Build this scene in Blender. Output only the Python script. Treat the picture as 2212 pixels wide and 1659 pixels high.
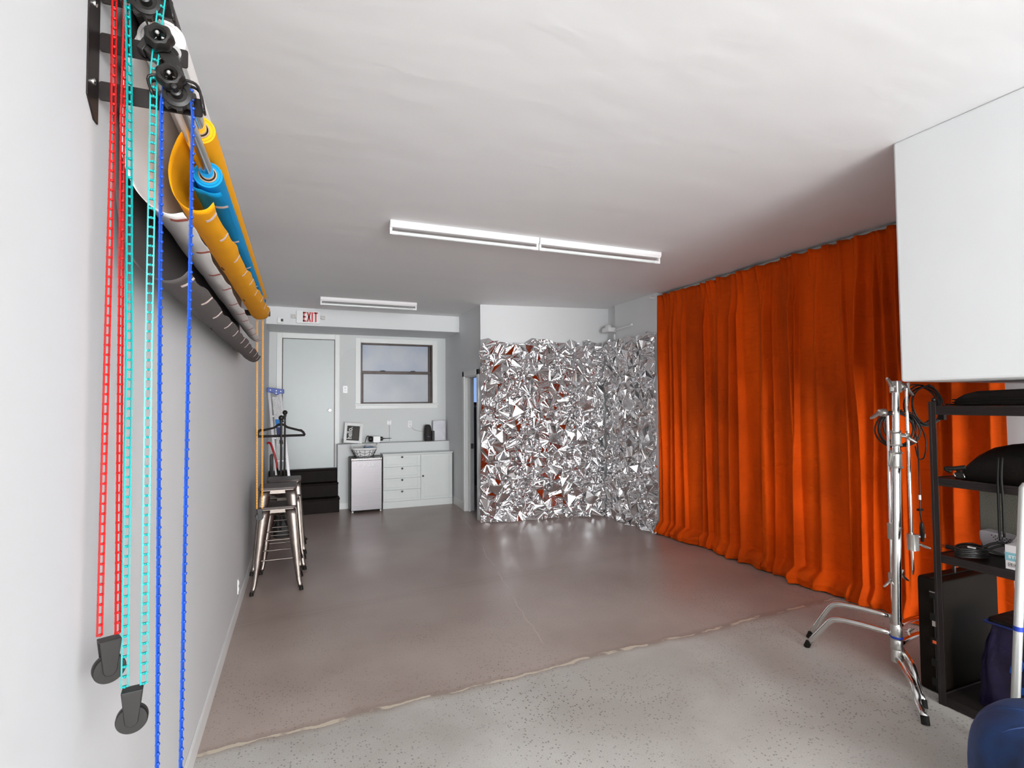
import bpy, math, random
import numpy as np
from mathutils import Vector, Matrix
PI = math.pi
random.seed(7)
for o in list(bpy.data.objects): bpy.data.objects.remove(o)
S = bpy.context.scene
COL = S.collection

# ------------------------------------------------------------------ camera
F_PX, YAW, PIT, ROL, EYE = 1137.15, .38255, .03577, -.0073035, 1.70
Fw = Vector((math.sin(YAW)*math.cos(PIT), math.cos(YAW)*math.cos(PIT), math.sin(PIT)))
R0 = Vector((math.cos(YAW), -math.sin(YAW), 0)); U0 = R0.cross(Fw)
Rt = R0*math.cos(ROL)+U0*math.sin(ROL); Up = -R0*math.sin(ROL)+U0*math.cos(ROL)
cd = bpy.data.cameras.new('camera'); cam = bpy.data.objects.new('camera', cd); COL.objects.link(cam)
cd.sensor_width = 36; cd.lens = F_PX/2212*36; cd.clip_start = .05
M = Matrix((Rt, Up, -Fw)).transposed().to_4x4(); M.translation = (0, 0, EYE)
cam.matrix_world = M
S.camera = cam

# ------------------------------------------------------------------ light
S.view_settings.view_transform = 'Standard'; S.view_settings.look = 'None'
S.view_settings.gamma = 1; S.view_settings.use_curve_mapping = False
S.view_settings.exposure = 0.0
W = bpy.data.worlds.new('world'); S.world = W; W.use_nodes = True
bgn = W.node_tree.nodes['Background']; bgn.inputs[0].default_value = (.86, .90, 1, 1); bgn.inputs[1].default_value = 1.0

def area(name, loc, rot, sx, sy, power, color):
    l = bpy.data.lights.new(name, 'AREA'); l.shape = 'RECTANGLE'; l.size = sx; l.size_y = sy
    l.energy = power; l.color = color
    o = bpy.data.objects.new(name, l); COL.objects.link(o); o.location = loc; o.rotation_euler = rot
    return o
# daylight through the glazed street front behind the camera, and the two small windows
area('daylight_front_opening', (1.5, -7.08, 1.55), (PI/2, 0, 0), 3.7, 2.75, 1000, (.95, .985, 1))

# ------------------------------------------------------------------ materials
def srgb(r, g, b):
    f = lambda c: (c/255/12.92) if c/255 <= .04045 else ((c/255+.055)/1.055)**2.4
    return (f(r), f(g), f(b), 1)
MATS = {}
def mat(name, col, rough=.5, metal=0., var=.08, scale=8., bump=0., bscale=40., spec=.5, sheen=0., coat=0., stretch=(1, 1, 1), emit=None, rvar=0., aniso=0.):
    m = bpy.data.materials.new(name); m.use_nodes = True; nt = m.node_tree; N = nt.nodes; L = nt.links
    b = N['Principled BSDF']
    tc = N.new('ShaderNodeTexCoord'); mp = N.new('ShaderNodeMapping'); mp.inputs['Scale'].default_value = stretch
    L.new(tc.outputs['Object'], mp.inputs[0])
    n = N.new('ShaderNodeTexNoise'); n.inputs['Scale'].default_value = scale; n.inputs['Detail'].default_value = 5
    L.new(mp.outputs[0], n.inputs['Vector'])
    r = N.new('ShaderNodeValToRGB'); e = r.color_ramp.elements
    e[0].position = .3; e[1].position = .7
    e[0].color = [c*(1-var) for c in col[:3]]+[1]; e[1].color = [min(1, c*(1+var)) for c in col[:3]]+[1]
    L.new(n.outputs[0], r.inputs[0]); L.new(r.outputs[0], b.inputs['Base Color'])
    b.inputs['Roughness'].default_value = rough; b.inputs['Metallic'].default_value = metal
    b.inputs['Specular IOR Level'].default_value = spec
    if rvar:
        mr = N.new('ShaderNodeMapRange'); mr.inputs[3].default_value = rough-rvar; mr.inputs[4].default_value = rough+rvar
        L.new(n.outputs[0], mr.inputs[0]); L.new(mr.outputs[0], b.inputs['Roughness'])
    if sheen:
        b.inputs['Sheen Weight'].default_value = sheen; b.inputs['Sheen Roughness'].default_value = .35
        b.inputs['Sheen Tint'].default_value = [min(1, c*1.6+.15) for c in col[:3]]+[1]
    if coat: b.inputs['Coat Weight'].default_value = coat
    if bump:
        n2 = N.new('ShaderNodeTexNoise'); n2.inputs['Scale'].default_value = bscale; n2.inputs['Detail'].default_value = 4
        L.new(mp.outputs[0], n2.inputs['Vector'])
        bp = N.new('ShaderNodeBump'); bp.inputs['Strength'].default_value = 1; bp.inputs['Distance'].default_value = bump
        L.new(n2.outputs[0], bp.inputs['Height']); L.new(bp.outputs[0], b.inputs['Normal'])
    if emit:
        b.inputs['Emission Color'].default_value = emit[0]; b.inputs['Emission Strength'].default_value = emit[1]
    MATS[name] = m
    return m
def two(name, c1, c2, rough, kind='noise', scale=20, lo=.45, hi=.55, stretch=(1, 1, 1), metal=0, bump=0.):
    m = mat(name, c1, rough, metal, stretch=stretch); nt = m.node_tree; N = nt.nodes; L = nt.links
    r = [x for x in N if x.type == 'VALTORGB'][0]; n = [x for x in N if x.type == 'TEX_NOISE'][0]
    n.inputs['Scale'].default_value = scale; r.color_ramp.elements[0].position = lo; r.color_ramp.elements[1].position = hi
    r.color_ramp.elements[0].color = c1; r.color_ramp.elements[1].color = c2
    if bump:
        bp = N.new('ShaderNodeBump'); bp.inputs['Distance'].default_value = bump
        L.new(n.outputs[0], bp.inputs['Height']); L.new(bp.outputs[0], N['Principled BSDF'].inputs['Normal'])
    return m

PLASTER = mat('white_plaster', (.765, .77, .775, 1), .55, var=.012, scale=1.4, bump=.004, bscale=3.0, spec=.3)
CEIL = mat('ceiling_plaster', (.88, .87, .875, 1), .6, var=.015, scale=1.1, bump=.005, bscale=2.2, spec=.2, stretch=(1, 2.2, 1))
TRIM = mat('white_trim_paint', (.80, .80, .79, 1), .38, var=.01)
DOORW = mat('door_paint', (.53, .56, .56, 1), .35, var=.01)
CABW = mat('cabinet_white', (.67, .69, .675, 1), .35, var=.01)
STEPM = mat('dark_step_paint', (.008, .004, .003, 1), .6, var=.3, bump=.002, bscale=9, spec=.15)
BLACKM = mat('black_powdercoat', (.013, .009, .008, 1), .42, var=.15, scale=60, spec=.35)
BLACKP = mat('black_plastic', (.011, .009, .008, 1), .38, var=.1, spec=.4)
RUBBER = mat('black_rubber', (.007, .006, .005, 1), .6, spec=.25)
CHROME = mat('chrome', (.78, .77, .75, 1), .14, 1, var=.03)
SATIN = mat('satin_cast_metal', (.62, .60, .57, 1), .36, 1, var=.05, bump=.0006, bscale=120)
GUN = mat('gunmetal_steel', (.22, .185, .165, 1), .36, 1, var=.15, scale=20, rvar=.06)
STEEL = mat('brushed_stainless', (.15, .14, .145, 1), .34, 1, var=.06, scale=3, stretch=(1, 1, 40), rvar=.04)
POLISH = mat('polished_steel', (.82, .82, .84, 1), .1, 1, var=.03)
BRZ = mat('bronze_window_frame', (.045, .032, .028, 1), .4, .5, var=.3)
WOODD = mat('dark_wood_seat', (.070, .048, .043, 1), .45, var=.35, scale=10, stretch=(1, 12, 1))
RED = mat('red_plastic', (.45, .008, .008, 1), .35, var=.05)
TEAL = mat('teal_plastic', (.0, .30, .29, 1), .35, var=.05)
BLUEP = mat('blue_plastic', (.006, .065, .42, 1), .35, var=.05)
YELP = mat('yellow_plastic', (.95, .42, .012, 1), .4, var=.05)
P_GREY = mat('thunder_grey_paper', (.105, .092, .090, 1), .75, var=.03, spec=.25)
P_WHITE = mat('white_paper', (.80, .765, .75, 1), .7, var=.015, spec=.25)
P_YEL = mat('yellow_paper', (.93, .40, .004, 1), .7, var=.03, spec=.25)
P_BLUE = mat('blue_paper', (.0, .255, .56, 1), .7, var=.04, spec=.25)
CARD = mat('cardboard_core', (.38, .27, .18, 1), .8)
TAPE = two('striped_tape', (.86, .70, .66, 1), (.78, .60, .56, 1), .5, scale=180, lo=.48, hi=.52, stretch=(1, 1, .1))
TAPER = mat('red_striped_tape', (.45, .12, .085, 1), .5, var=.35, scale=150, stretch=(1, 1, .1))
CREAM = mat('stitching', (.8, .78, .75, 1), .6)
WHITEP = mat('white_plastic', (.83, .82, .82, 1), .3, var=.01)
FIXT = mat('fixture_enamel', (.86, .83, .835, 1), .3, var=.01)
TUBE = mat('tube_glass', (.74, .77, .76, 1), .18, var=.01, coat=.5)
POUF = mat('blue_velvet', (.006, .028, .105, 1), .65, var=.55, scale=7, sheen=.28, bump=.006, bscale=6)
BAGN = mat('black_nylon', (.006, .004, .003, 1), .55, spec=.2, var=.3, bump=.01, bscale=9)
PURP = mat('navy_coated_bag', (.010, .005, .035, 1), .40, var=.6, scale=6, bump=.012, bscale=7)
GREYF = two('grey_tweed_fabric', (.060, .055, .042, 1), (.13, .12, .095, 1), .9, scale=260, lo=.4, hi=.6)
GREYP = mat('grey_plastic', (.30, .27, .28, 1), .4, var=.03)
ALU = mat('ladder_aluminium', (.80, .78, .80, 1), .35, .6, var=.04)
CABLE = mat('black_cable', (.010, .009, .008, 1), .45)
GLASSF = two('frosted_pane', (.40, .42, .47, 1), (.52, .54, .57, 1), .35, scale=2.2, lo=.3, hi=.75, bump=.002)
PRINT = mat('printed_black', (.03, .025, .022, 1), .6)
REDL = mat('exit_red', (.55, .012, .018, 1), .4)
BLUEL = mat('blue_label', (.03, .22, .62, 1), .5)
NAVYL = mat('navy_label', (.03, .05, .16, 1), .5)
TEALL = mat('pale_teal_band', (.20, .42, .48, 1), .5)
STONE = mat('dusty_cement', (.5, .47, .42, 1), .8)

def foil_mat():
    m = mat('silver_mylar', (.90, .90, .915, 1), .09, 1, var=.01)
    nt = m.node_tree; N = nt.nodes; L = nt.links; b = N['Principled BSDF']
    tc = N.new('ShaderNodeTexCoord')
    n = N.new('ShaderNodeTexNoise'); n.inputs['Scale'].default_value = 7; n.inputs['Detail'].default_value = 2; L.new(tc.outputs['Object'], n.inputs['Vector'])
    mx = N.new('ShaderNodeMix'); mx.data_type = 'VECTOR'; mx.inputs[0].default_value = .10
    L.new(tc.outputs['Object'], mx.inputs[4]); L.new(n.outputs['Color'], mx.inputs[5])
    v = N.new('ShaderNodeTexVoronoi'); v.feature = 'DISTANCE_TO_EDGE'; v.inputs['Scale'].default_value = 20; L.new(mx.outputs[1], v.inputs['Vector'])
    v2 = N.new('ShaderNodeTexVoronoi'); v2.inputs['Scale'].default_value = 46; L.new(mx.outputs[1], v2.inputs['Vector'])
    ad = N.new('ShaderNodeMath'); ad.operation = 'MULTIPLY_ADD'; L.new(v.outputs['Distance'], ad.inputs[0]); ad.inputs[1].default_value = 1.2
    L.new(v2.outputs['Distance'], ad.inputs[2])
    bp = N.new('ShaderNodeBump'); bp.inputs['Distance'].default_value = .002; bp.inputs['Strength'].default_value = .3
    L.new(ad.outputs[0], bp.inputs['Height']); L.new(bp.outputs[0], b.inputs['Normal'])
    return m
FOIL = foil_mat()

def velvet():
    m = mat('burnt_orange_velvet', (.74, .080, .001, 1), .8, var=.34, scale=2.2, sheen=.6, spec=.12, stretch=(1, 1, .35))
    nt = m.node_tree; N = nt.nodes; L = nt.links; b = N['Principled BSDF']
    b.inputs['Sheen Tint'].default_value = (1, .30, .012, 1)
    tc = N.new('ShaderNodeTexCoord')
    mp = N.new('ShaderNodeMapping'); mp.inputs['Scale'].default_value = (1, 1.3, 4.5); L.new(tc.outputs['Object'], mp.inputs[0])
    n = N.new('ShaderNodeTexNoise'); n.inputs['Scale'].default_value = 1.6; n.inputs['Detail'].default_value = 5; n.inputs['Distortion'].default_value = 1.2
    L.new(mp.outputs[0], n.inputs['Vector'])
    bp = N.new('ShaderNodeBump'); bp.inputs['Distance'].default_value = .03; bp.inputs['Strength'].default_value = .7
    L.new(n.outputs[0], bp.inputs['Height']); L.new(bp.outputs[0], b.inputs['Normal'])
    return m
VELVET = velvet()

def concrete():
    m = bpy.data.materials.new('polished_concrete'); m.use_nodes = True; nt = m.node_tree; N = nt.nodes; L = nt.links
    b = N['Principled BSDF']
    tc = N.new('ShaderNodeTexCoord'); sx = N.new('ShaderNodeSeparateXYZ'); L.new(tc.outputs['Object'], sx.inputs[0])
    def math_(op, a, c=None, clamp=False):
        n = N.new('ShaderNodeMath'); n.operation = op; n.use_clamp = clamp
        for i, x in enumerate((a, c)):
            if x is None: continue
            if isinstance(x, (int, float)): n.inputs[i].default_value = x
            else: L.new(x, n.inputs[i])
        return n.outputs[0]
    def noise(s, d=4, st=None, dist=0):
        n = N.new('ShaderNodeTexNoise'); n.inputs['Scale'].default_value = s; n.inputs['Detail'].default_value = d; n.inputs['Distortion'].default_value = dist
        if st:
            mp = N.new('ShaderNodeMapping'); mp.inputs['Scale'].default_value = st; L.new(tc.outputs['Object'], mp.inputs[0]); L.new(mp.outputs[0], n.inputs['Vector'])
        else: L.new(tc.outputs['Object'], n.inputs['Vector'])
        return n.outputs[0]
    def mix(f, a, c):
        n = N.new('ShaderNodeMix'); n.data_type = 'RGBA'
        if isinstance(f, (int, float)): n.inputs[0].default_value = f
        else: L.new(f, n.inputs[0])
        for i, x in ((6, a), (7, c)):
            if isinstance(x, tuple): n.inputs[i].default_value = x
            else: L.new(x, n.inputs[i])
        return n.outputs[2]
    def mr(x, a, c, d=0., e=1.):
        n = N.new('ShaderNodeMapRange'); n.inputs[1].default_value = a; n.inputs[2].default_value = c; n.inputs[3].default_value = d; n.inputs[4].default_value = e
        L.new(x, n.inputs[0]); return n.outputs[0]
    X, Y = sx.outputs[0], sx.outputs[1]
    wob = math_('MULTIPLY', math_('SUBTRACT', noise(5, 6), .5), .10)
    wobL = math_('MULTIPLY', math_('SUBTRACT', noise(1.9, 2.5), .5), .10)
    wob2 = math_('MULTIPLY', math_('SUBTRACT', noise(1.3, 3), .5), .12)
    # distance to the long pour joint that crosses the room
    jy = math_('ADD', math_('MULTIPLY', X, .045), 3.035)
    dj = math_('ADD', math_('SUBTRACT', Y, jy), math_('ADD', wob, wob2))
    front = mr(dj, .03, -.03)
    base_b = mix(mr(noise(1.2, 3), .30, .70), (.40, .315, .275, 1), (.55, .46, .41, 1))
    base_f = mix(mr(noise(1.4, 6, dist=.5), .32, .68), (.47, .44, .40, 1), (.64, .62, .58, 1))
    far = mr(Y, 3.5, 6.5)
    base_b = mix(far, base_b, mix(mr(noise(.9, 3), .3, .7), (.34, .255, .225, 1), (.44, .345, .305, 1)))
    c = mix(front, base_b, base_f)
    # aggregate specks, denser in worn patches
    v = N.new('ShaderNodeTexVoronoi'); v.inputs['Scale'].default_value = 72; L.new(tc.outputs['Object'], v.inputs['Vector'])
    sel = mr(v.outputs['Color'], .60, .64); 
    sp = N.new('ShaderNodeSeparateColor'); L.new(v.outputs['Color'], sp.inputs[0])
    dot = mr(v.outputs['Distance'], .40, .30)
    patch = mr(noise(1.1, 3, dist=.4), .36, .66, .15, 1)
    dens = math_('MULTIPLY', patch, mr(Y, 5.5, 2.8, .12, 1))
    dk = math_('MULTIPLY', math_('MULTIPLY', math_('GREATER_THAN', sp.outputs[0], .72), dot), dens)
    lt = math_('MULTIPLY', math_('MULTIPLY', math_('LESS_THAN', sp.outputs[1], .14), dot), dens)
    c = mix(math_('MULTIPLY', dk, .75), c, (.055, .035, .030, 1))
    c = mix(math_('MULTIPLY', lt, .6), c, (.55, .50, .46, 1))
    # fine grain
    c = mix(mr(noise(160, 2), .35, .65, 0, .22), c, (.18, .14, .12, 1))
    # filled joint: cream filler of varying width plus brown stained edge
    wid = mr(noise(1.7, 3, (1, .2, 1)), .40, .62, .003, .022)
    ad = math_('ABSOLUTE', dj)
    fill = math_('MULTIPLY', math_('LESS_THAN', ad, wid), mr(noise(4.5, 3), .44, .50))
    stain = math_('MULTIPLY', mr(ad, .06, .0), .55)
    c = mix(stain, c, (.26, .17, .12, 1))
    c = mix(math_('MULTIPLY', fill, .95), c, (.68, .60, .48, 1))
    # hairline cracks: one across further back, one running down the room
    d2 = math_('ABSOLUTE', math_('SUBTRACT', math_('ADD', Y, math_('MULTIPLY', wobL, 1.3)), math_('ADD', math_('MULTIPLY', X, .11), 4.66)))
    h2 = math_('MULTIPLY', math_('LESS_THAN', d2, .005), mr(noise(2.1, 3), .42, .5))
    s2 = mr(d2, .12, .0, 0, .35)
    d3 = math_('ABSOLUTE', math_('SUBTRACT', math_('ADD', X, math_('MULTIPLY', wobL, 1.3)), math_('ADD', math_('MULTIPLY', Y, .16), 1.05)))
    h3 = math_('MULTIPLY', math_('MULTIPLY', math_('LESS_THAN', d3, .005), math_('GREATER_THAN', Y, 3.1)), mr(noise(2.6, 3), .40, .5))
    c = mix(math_('MULTIPLY', s2, .6), c, (.24, .17, .14, 1))
    c = mix(math_('MULTIPLY', h2, .5), c, (.55, .46, .38, 1))
    c = mix(math_('MULTIPLY', h3, .55), c, (.60, .50, .42, 1))
    L.new(c, b.inputs['Base Color'])
    ro = mr(noise(2.2, 4), .3, .7, .285, .38)
    ro = math_('ADD', ro, mr(Y, 4.2, 2.6, 0, .25))
    L.new(ro, b.inputs['Roughness'])
    b.inputs['Specular IOR Level'].default_value = .5
    bp = N.new('ShaderNodeBump'); bp.inputs['Distance'].default_value = .0012; bp.inputs['Strength'].default_value = .5
    L.new(noise(60, 3), bp.inputs['Height']); L.new(bp.outputs[0], b.inputs['Normal'])
    MATS['floor'] = m
    return m
FLOORM = concrete()

# ------------------------------------------------------------------ mesh builder
def origin_of(o):
    v = Vector((0, 0, 0))
    while o: v += o.location; o = o.parent
    return v
class MB:
    def __init__(s): s.v = []; s.f = []
    def add(s, vs, fs):
        k = len(s.v); s.v += [tuple(p) for p in vs]; s.f += [tuple(i+k for i in f) for f in fs]; return s
    def box(s, x0, x1, y0, y1, z0, z1, rot=None, about=None):
        vs = [Vector((x, y, z)) for x in (x0, x1) for y in (y0, y1) for z in (z0, z1)]
        if rot is not None:
            c = Vector(about) if about is not None else Vector(((x0+x1)/2, (y0+y1)/2, (z0+z1)/2))
            vs = [c+rot@(p-c) for p in vs]
        return s.add(vs, [(0, 1, 3, 2), (4, 6, 7, 5), (0, 4, 5, 1), (2, 3, 7, 6), (0, 2, 6, 4), (1, 5, 7, 3)])
    def rbox(s, x0, x1, y0, y1, z0, z1, r=.005, axis='z', n=4):
        # box with rounded corners in the plane across axis
        if axis == 'z': a0, a1, b0, b1 = x0, x1, y0, y1
        elif axis == 'y': a0, a1, b0, b1 = x0, x1, z0, z1
        else: a0, a1, b0, b1 = y0, y1, z0, z1
        pts = []
        for cx, cy, st in ((a1-r, b1-r, 0), (a0+r, b1-r, 1), (a0+r, b0+r, 2), (a1-r, b0+r, 3)):
            for i in range(n+1):
                t = (st+i/n)*PI/2; pts.append((cx+r*math.cos(t), cy+r*math.sin(t)))
        lo, hi = {'z': (z0, z1), 'y': (y0, y1), 'x': (x0, x1)}[axis]
        mk = {'z': lambda p, h: (p[0], p[1], h), 'y': lambda p, h: (p[0], h, p[1]), 'x': lambda p, h: (h, p[0], p[1])}[axis]
        m = len(pts)
        vs = [mk(p, lo) for p in pts]+[mk(p, hi) for p in pts]
        fs = [(i, (i+1) % m, m+(i+1) % m, m+i) for i in range(m)]+[tuple(range(m))[::-1], tuple(range(m, 2*m))]
        return s.add(vs, fs)
    def prism(s, pts, mk, h0, h1):
        m = len(pts)
        vs = [mk(p, h0) for p in pts]+[mk(p, h1) for p in pts]
        return s.add(vs, [(i, (i+1) % m, m+(i+1) % m, m+i) for i in range(m)]+[tuple(range(m))[::-1], tuple(range(m, 2*m))])
    def tube(s, pts, r, n=12, caps=True, closed=False):
        pts = [Vector(p) for p in pts]; m = len(pts)
        rs = r if isinstance(r, (list, tuple)) else [r]*m
        T = []
        for i in range(m):
            a = pts[(i-1) % m] if (closed or i > 0) else pts[i]; b = pts[(i+1) % m] if (closed or i < m-1) else pts[i]
            t = (b-a); T.append(t.normalized() if t.length > 1e-9 else Vector((0, 0, 1)))
        u = T[0].orthogonal().normalized(); vs = []
        for i in range(m):
            u = (u-T[i]*u.dot(T[i]))
            u = u.normalized() if u.length > 1e-6 else T[i].orthogonal().normalized()
            w = T[i].cross(u)
            vs += [pts[i]+(u*math.cos(2*PI*k/n)+w*math.sin(2*PI*k/n))*rs[i] for k in range(n)]
        fs = []
        for i in range(m if closed else m-1):
            j = (i+1) % m
            fs += [(i*n+k, i*n+(k+1) % n, j*n+(k+1) % n, j*n+k) for k in range(n)]
        if caps and not closed: fs += [tuple(range(n))[::-1], tuple((m-1)*n+k for k in range(n))]
        return s.add(vs, fs)
    def cyl(s, p0, p1, r, r1=None, n=20): return s.tube([p0, p1], [r, r if r1 is None else r1], n)
    def lathe(s, prof, c=(0, 0, 0), axis='z', n=28, lobes=0, amp=0):
        vs = []
        for r, h in prof:
            for k in range(n):
                t = 2*PI*k/n; rr = r*(1+amp*math.cos(lobes*t)) if lobes else r
                a, b = rr*math.cos(t), rr*math.sin(t)
                p = {'z': (a, b, h), 'y': (a, h, b), 'x': (h, a, b)}[axis]
                vs.append((p[0]+c[0], p[1]+c[1], p[2]+c[2]))
        m = len(prof); fs = [(i*n+k, i*n+(k+1) % n, (i+1)*n+(k+1) % n, (i+1)*n+k) for i in range(m-1) for k in range(n)]
        if prof[0][0] > 1e-6: fs.append(tuple(range(n))[::-1])
        if prof[-1][0] > 1e-6: fs.append(tuple((m-1)*n+k for k in range(n)))
        return s.add(vs, fs)
    def sphere(s, c, r, n=14, sc=(1, 1, 1)):
        m = n//2+1; vs = []
        for i in range(m+1):
            p = PI*i/m
            for k in range(n):
                t = 2*PI*k/n; vs.append((c[0]+r*sc[0]*math.sin(p)*math.cos(t), c[1]+r*sc[1]*math.sin(p)*math.sin(t), c[2]+r*sc[2]*math.cos(p)))
        return s.add(vs, [(i*n+k, (i+1)*n+k, (i+1)*n+(k+1) % n, i*n+(k+1) % n) for i in range(m) for k in range(n)])
    def grid(s, rows, flip=False):
        nr, nc = len(rows), len(rows[0]); vs = [p for r in rows for p in r]
        fs = [(i*nc+j, i*nc+j+1, (i+1)*nc+j+1, (i+1)*nc+j) for i in range(nr-1) for j in range(nc-1)]
        if flip: fs = [f[::-1] for f in fs]
        return s.add(vs, fs)
    def build(s, name, m, parent=None, smooth=False, bevel=0, seg=2, solid=0, sub=0, off=0):
        o0 = origin_of(parent) if parent else Vector((0, 0, 0))
        me = bpy.data.meshes.new(name); me.from_pydata([Vector(p)-o0 for p in s.v], [], s.f); me.validate()
        me.materials.append(m)
        o = bpy.data.objects.new(name, me); COL.objects.link(o); o.parent = parent
        if smooth:
            me.shade_smooth()
            if smooth == 'auto': me.set_sharp_from_angle(angle=math.radians(38))
        if solid: md = o.modifiers.new('thickness', 'SOLIDIFY'); md.thickness = solid; md.offset = off
        if sub: md = o.modifiers.new('sub', 'SUBSURF'); md.levels = sub; md.render_levels = sub
        if bevel: md = o.modifiers.new('bevel', 'BEVEL'); md.width = bevel; md.segments = seg; md.limit_method = 'ANGLE'
        return o
def tag(o, label, cat, group=None, kind=None):
    if label: o['label'] = label
    if cat: o['category'] = cat
    if group: o['group'] = group
    if kind: o['kind'] = kind
    return o
def thing(name, loc, label, cat, group=None):
    o = bpy.data.objects.new(name, None); COL.objects.link(o); o.location = loc; o.empty_display_size = .1
    return tag(o, label, cat, group)
def struct(name, mb, m, bevel=0, label=None):
    o = mb.build(name, m, bevel=bevel); o['kind'] = 'structure'
    if label: o['label'] = label
    return o
def bx(*a, **k): return MB().box(*a, **k)
def copy_tree(o, parent=None):
    c = o.copy(); COL.objects.link(c); c.parent = parent
    for ch in list(o.children): copy_tree(ch, c)
    return c
def text(name, body, size, m, parent, mat4, depth=.001, sx=1., bold=0.):
    cu = bpy.data.curves.new(name, 'FONT'); cu.body = body; cu.size = size; cu.extrude = depth; cu.offset = bold; cu.resolution_u = 3
    t = bpy.data.objects.new(name, cu); COL.objects.link(t)
    bpy.context.view_layer.update()
    me = bpy.data.meshes.new_from_object(t); bpy.data.objects.remove(t); bpy.data.curves.remove(cu)
    me.transform(Matrix.Diagonal((sx, 1, 1, 1))); o0 = origin_of(parent)
    me.transform(Matrix.Translation(-o0)@mat4)
    me.materials.clear(); me.materials.append(m)
    o = bpy.data.objects.new(name, me); COL.objects.link(o); o.parent = parent
    return o
def frame4(org, xdir, ydir):
    x = Vector(xdir).normalized(); y = Vector(ydir).normalized(); z = x.cross(y)
    m = Matrix((x, y, z)).transposed().to_4x4(); m.translation = org; return m
def arc(c, r, a0, a1, n, mk): return [mk(c[0]+r*math.cos(a0+(a1-a0)*i/n), c[1]+r*math.sin(a0+(a1-a0)*i/n)) for i in range(n+1)]
def smooth_path(pts, k=6):
    pts = [Vector(p) for p in pts]; out = []
    P = [pts[0]*2-pts[1]]+pts+[pts[-1]*2-pts[-2]]
    for i in range(1, len(P)-2):
        for j in range(k):
            t = j/k; a, b, c, d = P[i-1], P[i], P[i+1], P[i+2]
            out.append(.5*((2*b)+(c-a)*t+(2*a-5*b+4*c-d)*t*t+(3*b-a-3*c+d)*t**3))
    out.append(pts[-1]); return out

# ================================================================== THE ROOM
XL, XR, ZC = -.466, 4.52, 3.13
YB = 9.25
struct('floor', bx(-.7, 5.2, -7.3, 11.2, -.12, 0), FLOORM)
struct('ceiling', bx(-.7, 5.2, -7.3, 11.2, ZC, ZC+.12), CEIL)
struct('wall_left', bx(-.62, XL, -7.2, 9.4, 0, ZC), mat('left_plaster_dimmed', (.70, .70, .71, 1), .55, var=.012, scale=1.4, bump=.003, bscale=3.0, spec=.25))  # plaster copy with darker colour, offsetting too strong light on this wall
# back wall with window hole
WX0, WX1, WZ0, WZ1 = .95, 2.19, 1.705, 2.742
m = MB(); m.box(XL, WX0, YB, YB+.16, 0, ZC); m.box(WX1, 2.43, YB, YB+.16, 0, ZC); m.box(WX0, WX1, YB, YB+.16, 0, WZ0); m.box(WX0, WX1, YB, YB+.16, WZ1, ZC)
BACKP = mat('back_plaster_dimmed', (.70, .71, .705, 1), .55, var=.012, scale=1.4, bump=.003, bscale=3.0, spec=.3)  # plaster toned down in colour where direct daylight lands too bright
struct('wall_back', m, BACKP)
# passage wall with side doorway
m = MB(); m.box(2.43, 2.55, 8.04, 9.41, 0, ZC); m.box(2.43, 2.55, 7.215, 7.37, 0, ZC); m.box(2.43, 2.55, 7.37, 8.04, 2.12, ZC)
struct('wall_passage', m, PLASTER)
# alcove wall behind the foil, slightly askew
m = MB(); m.add([(2.415, 7.215, 0), (4.60, 6.885, 0), (4.60, 7.005, 0), (2.43, 7.335, 0), (2.415, 7.215, ZC), (4.60, 6.885, ZC), (4.60, 7.005, ZC), (2.43, 7.335, ZC)],
              [(0, 1, 5, 4), (1, 2, 6, 5), (2, 3, 7, 6), (3, 0, 4, 7), (0, 3, 2, 1), (4, 5, 6, 7)])
struct('wall_alcove', m, PLASTER)
m = MB(); m.box(4.325, 4.7, 5.66, 6.64, 0, ZC); m.box(4.385, 4.7, 6.64, 6.915, 0, ZC)
struct('wall_pier', m, PLASTER)
struct('wall_right', bx(XR, XR+.15, -7.2, 5.66, 0, ZC), PLASTER)
struct('wall_bulkhead', bx(3.06, XR, -1.6, 1.885, 1.80, ZC), PLASTER, bevel=.012, label='white boxed-in bulkhead hanging from the ceiling')
m = MB(); m.box(XL, -.35, -7.2, -7.1, 0, ZC); m.box(3.35, XR, -7.2, -7.1, 0, ZC); m.box(-.35, 3.35, -7.2, -7.1, 0, .17); m.box(-.35, 3.35, -7.2, -7.1, 2.93, ZC)
struct('wall_front', m, PLASTER)
# room behind the side doorway
m = MB(); m.box(2.45, 5.0, 11.0, 11.15, 0, ZC); m.box(2.43, 2.55, 9.41, 11, 0, ZC); m.box(5.0, 5.1, 6.9, 11.15, 0, ZC)
struct('wall_side_room', m, PLASTER)
struct('trim_1', bx(XL, 2.43, 8.35, YB, 2.868, ZC), PLASTER, bevel=.006, label='boxed soffit beam across the kitchen corner')
m = bx(.567, 2.43, 9.0, YB, 0, 1.045)
struct('trim_2', m, BACKP, bevel=.008, label='low white ledge wall behind the cabinet')
m = MB()
m.box(XL, XL+.012, -7.0, 9.2, 0, .10); m.box(XL, XL+.007, -7.0, 9.2, .10, .108)
struct('baseboard_left', m, TRIM, bevel=.003)
m = MB(); m.box(.567, .735, 8.988, 9.0, 0, .10); struct('baseboard_back', m, TRIM, bevel=.002)
m = MB(); m.box(2.418, 2.43, 8.11, 9.0, 0, .12); m.box(2.418, 2.43, 7.215, 7.30, 0, .12); struct('baseboard_passage', m, TRIM, bevel=.003)

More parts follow.
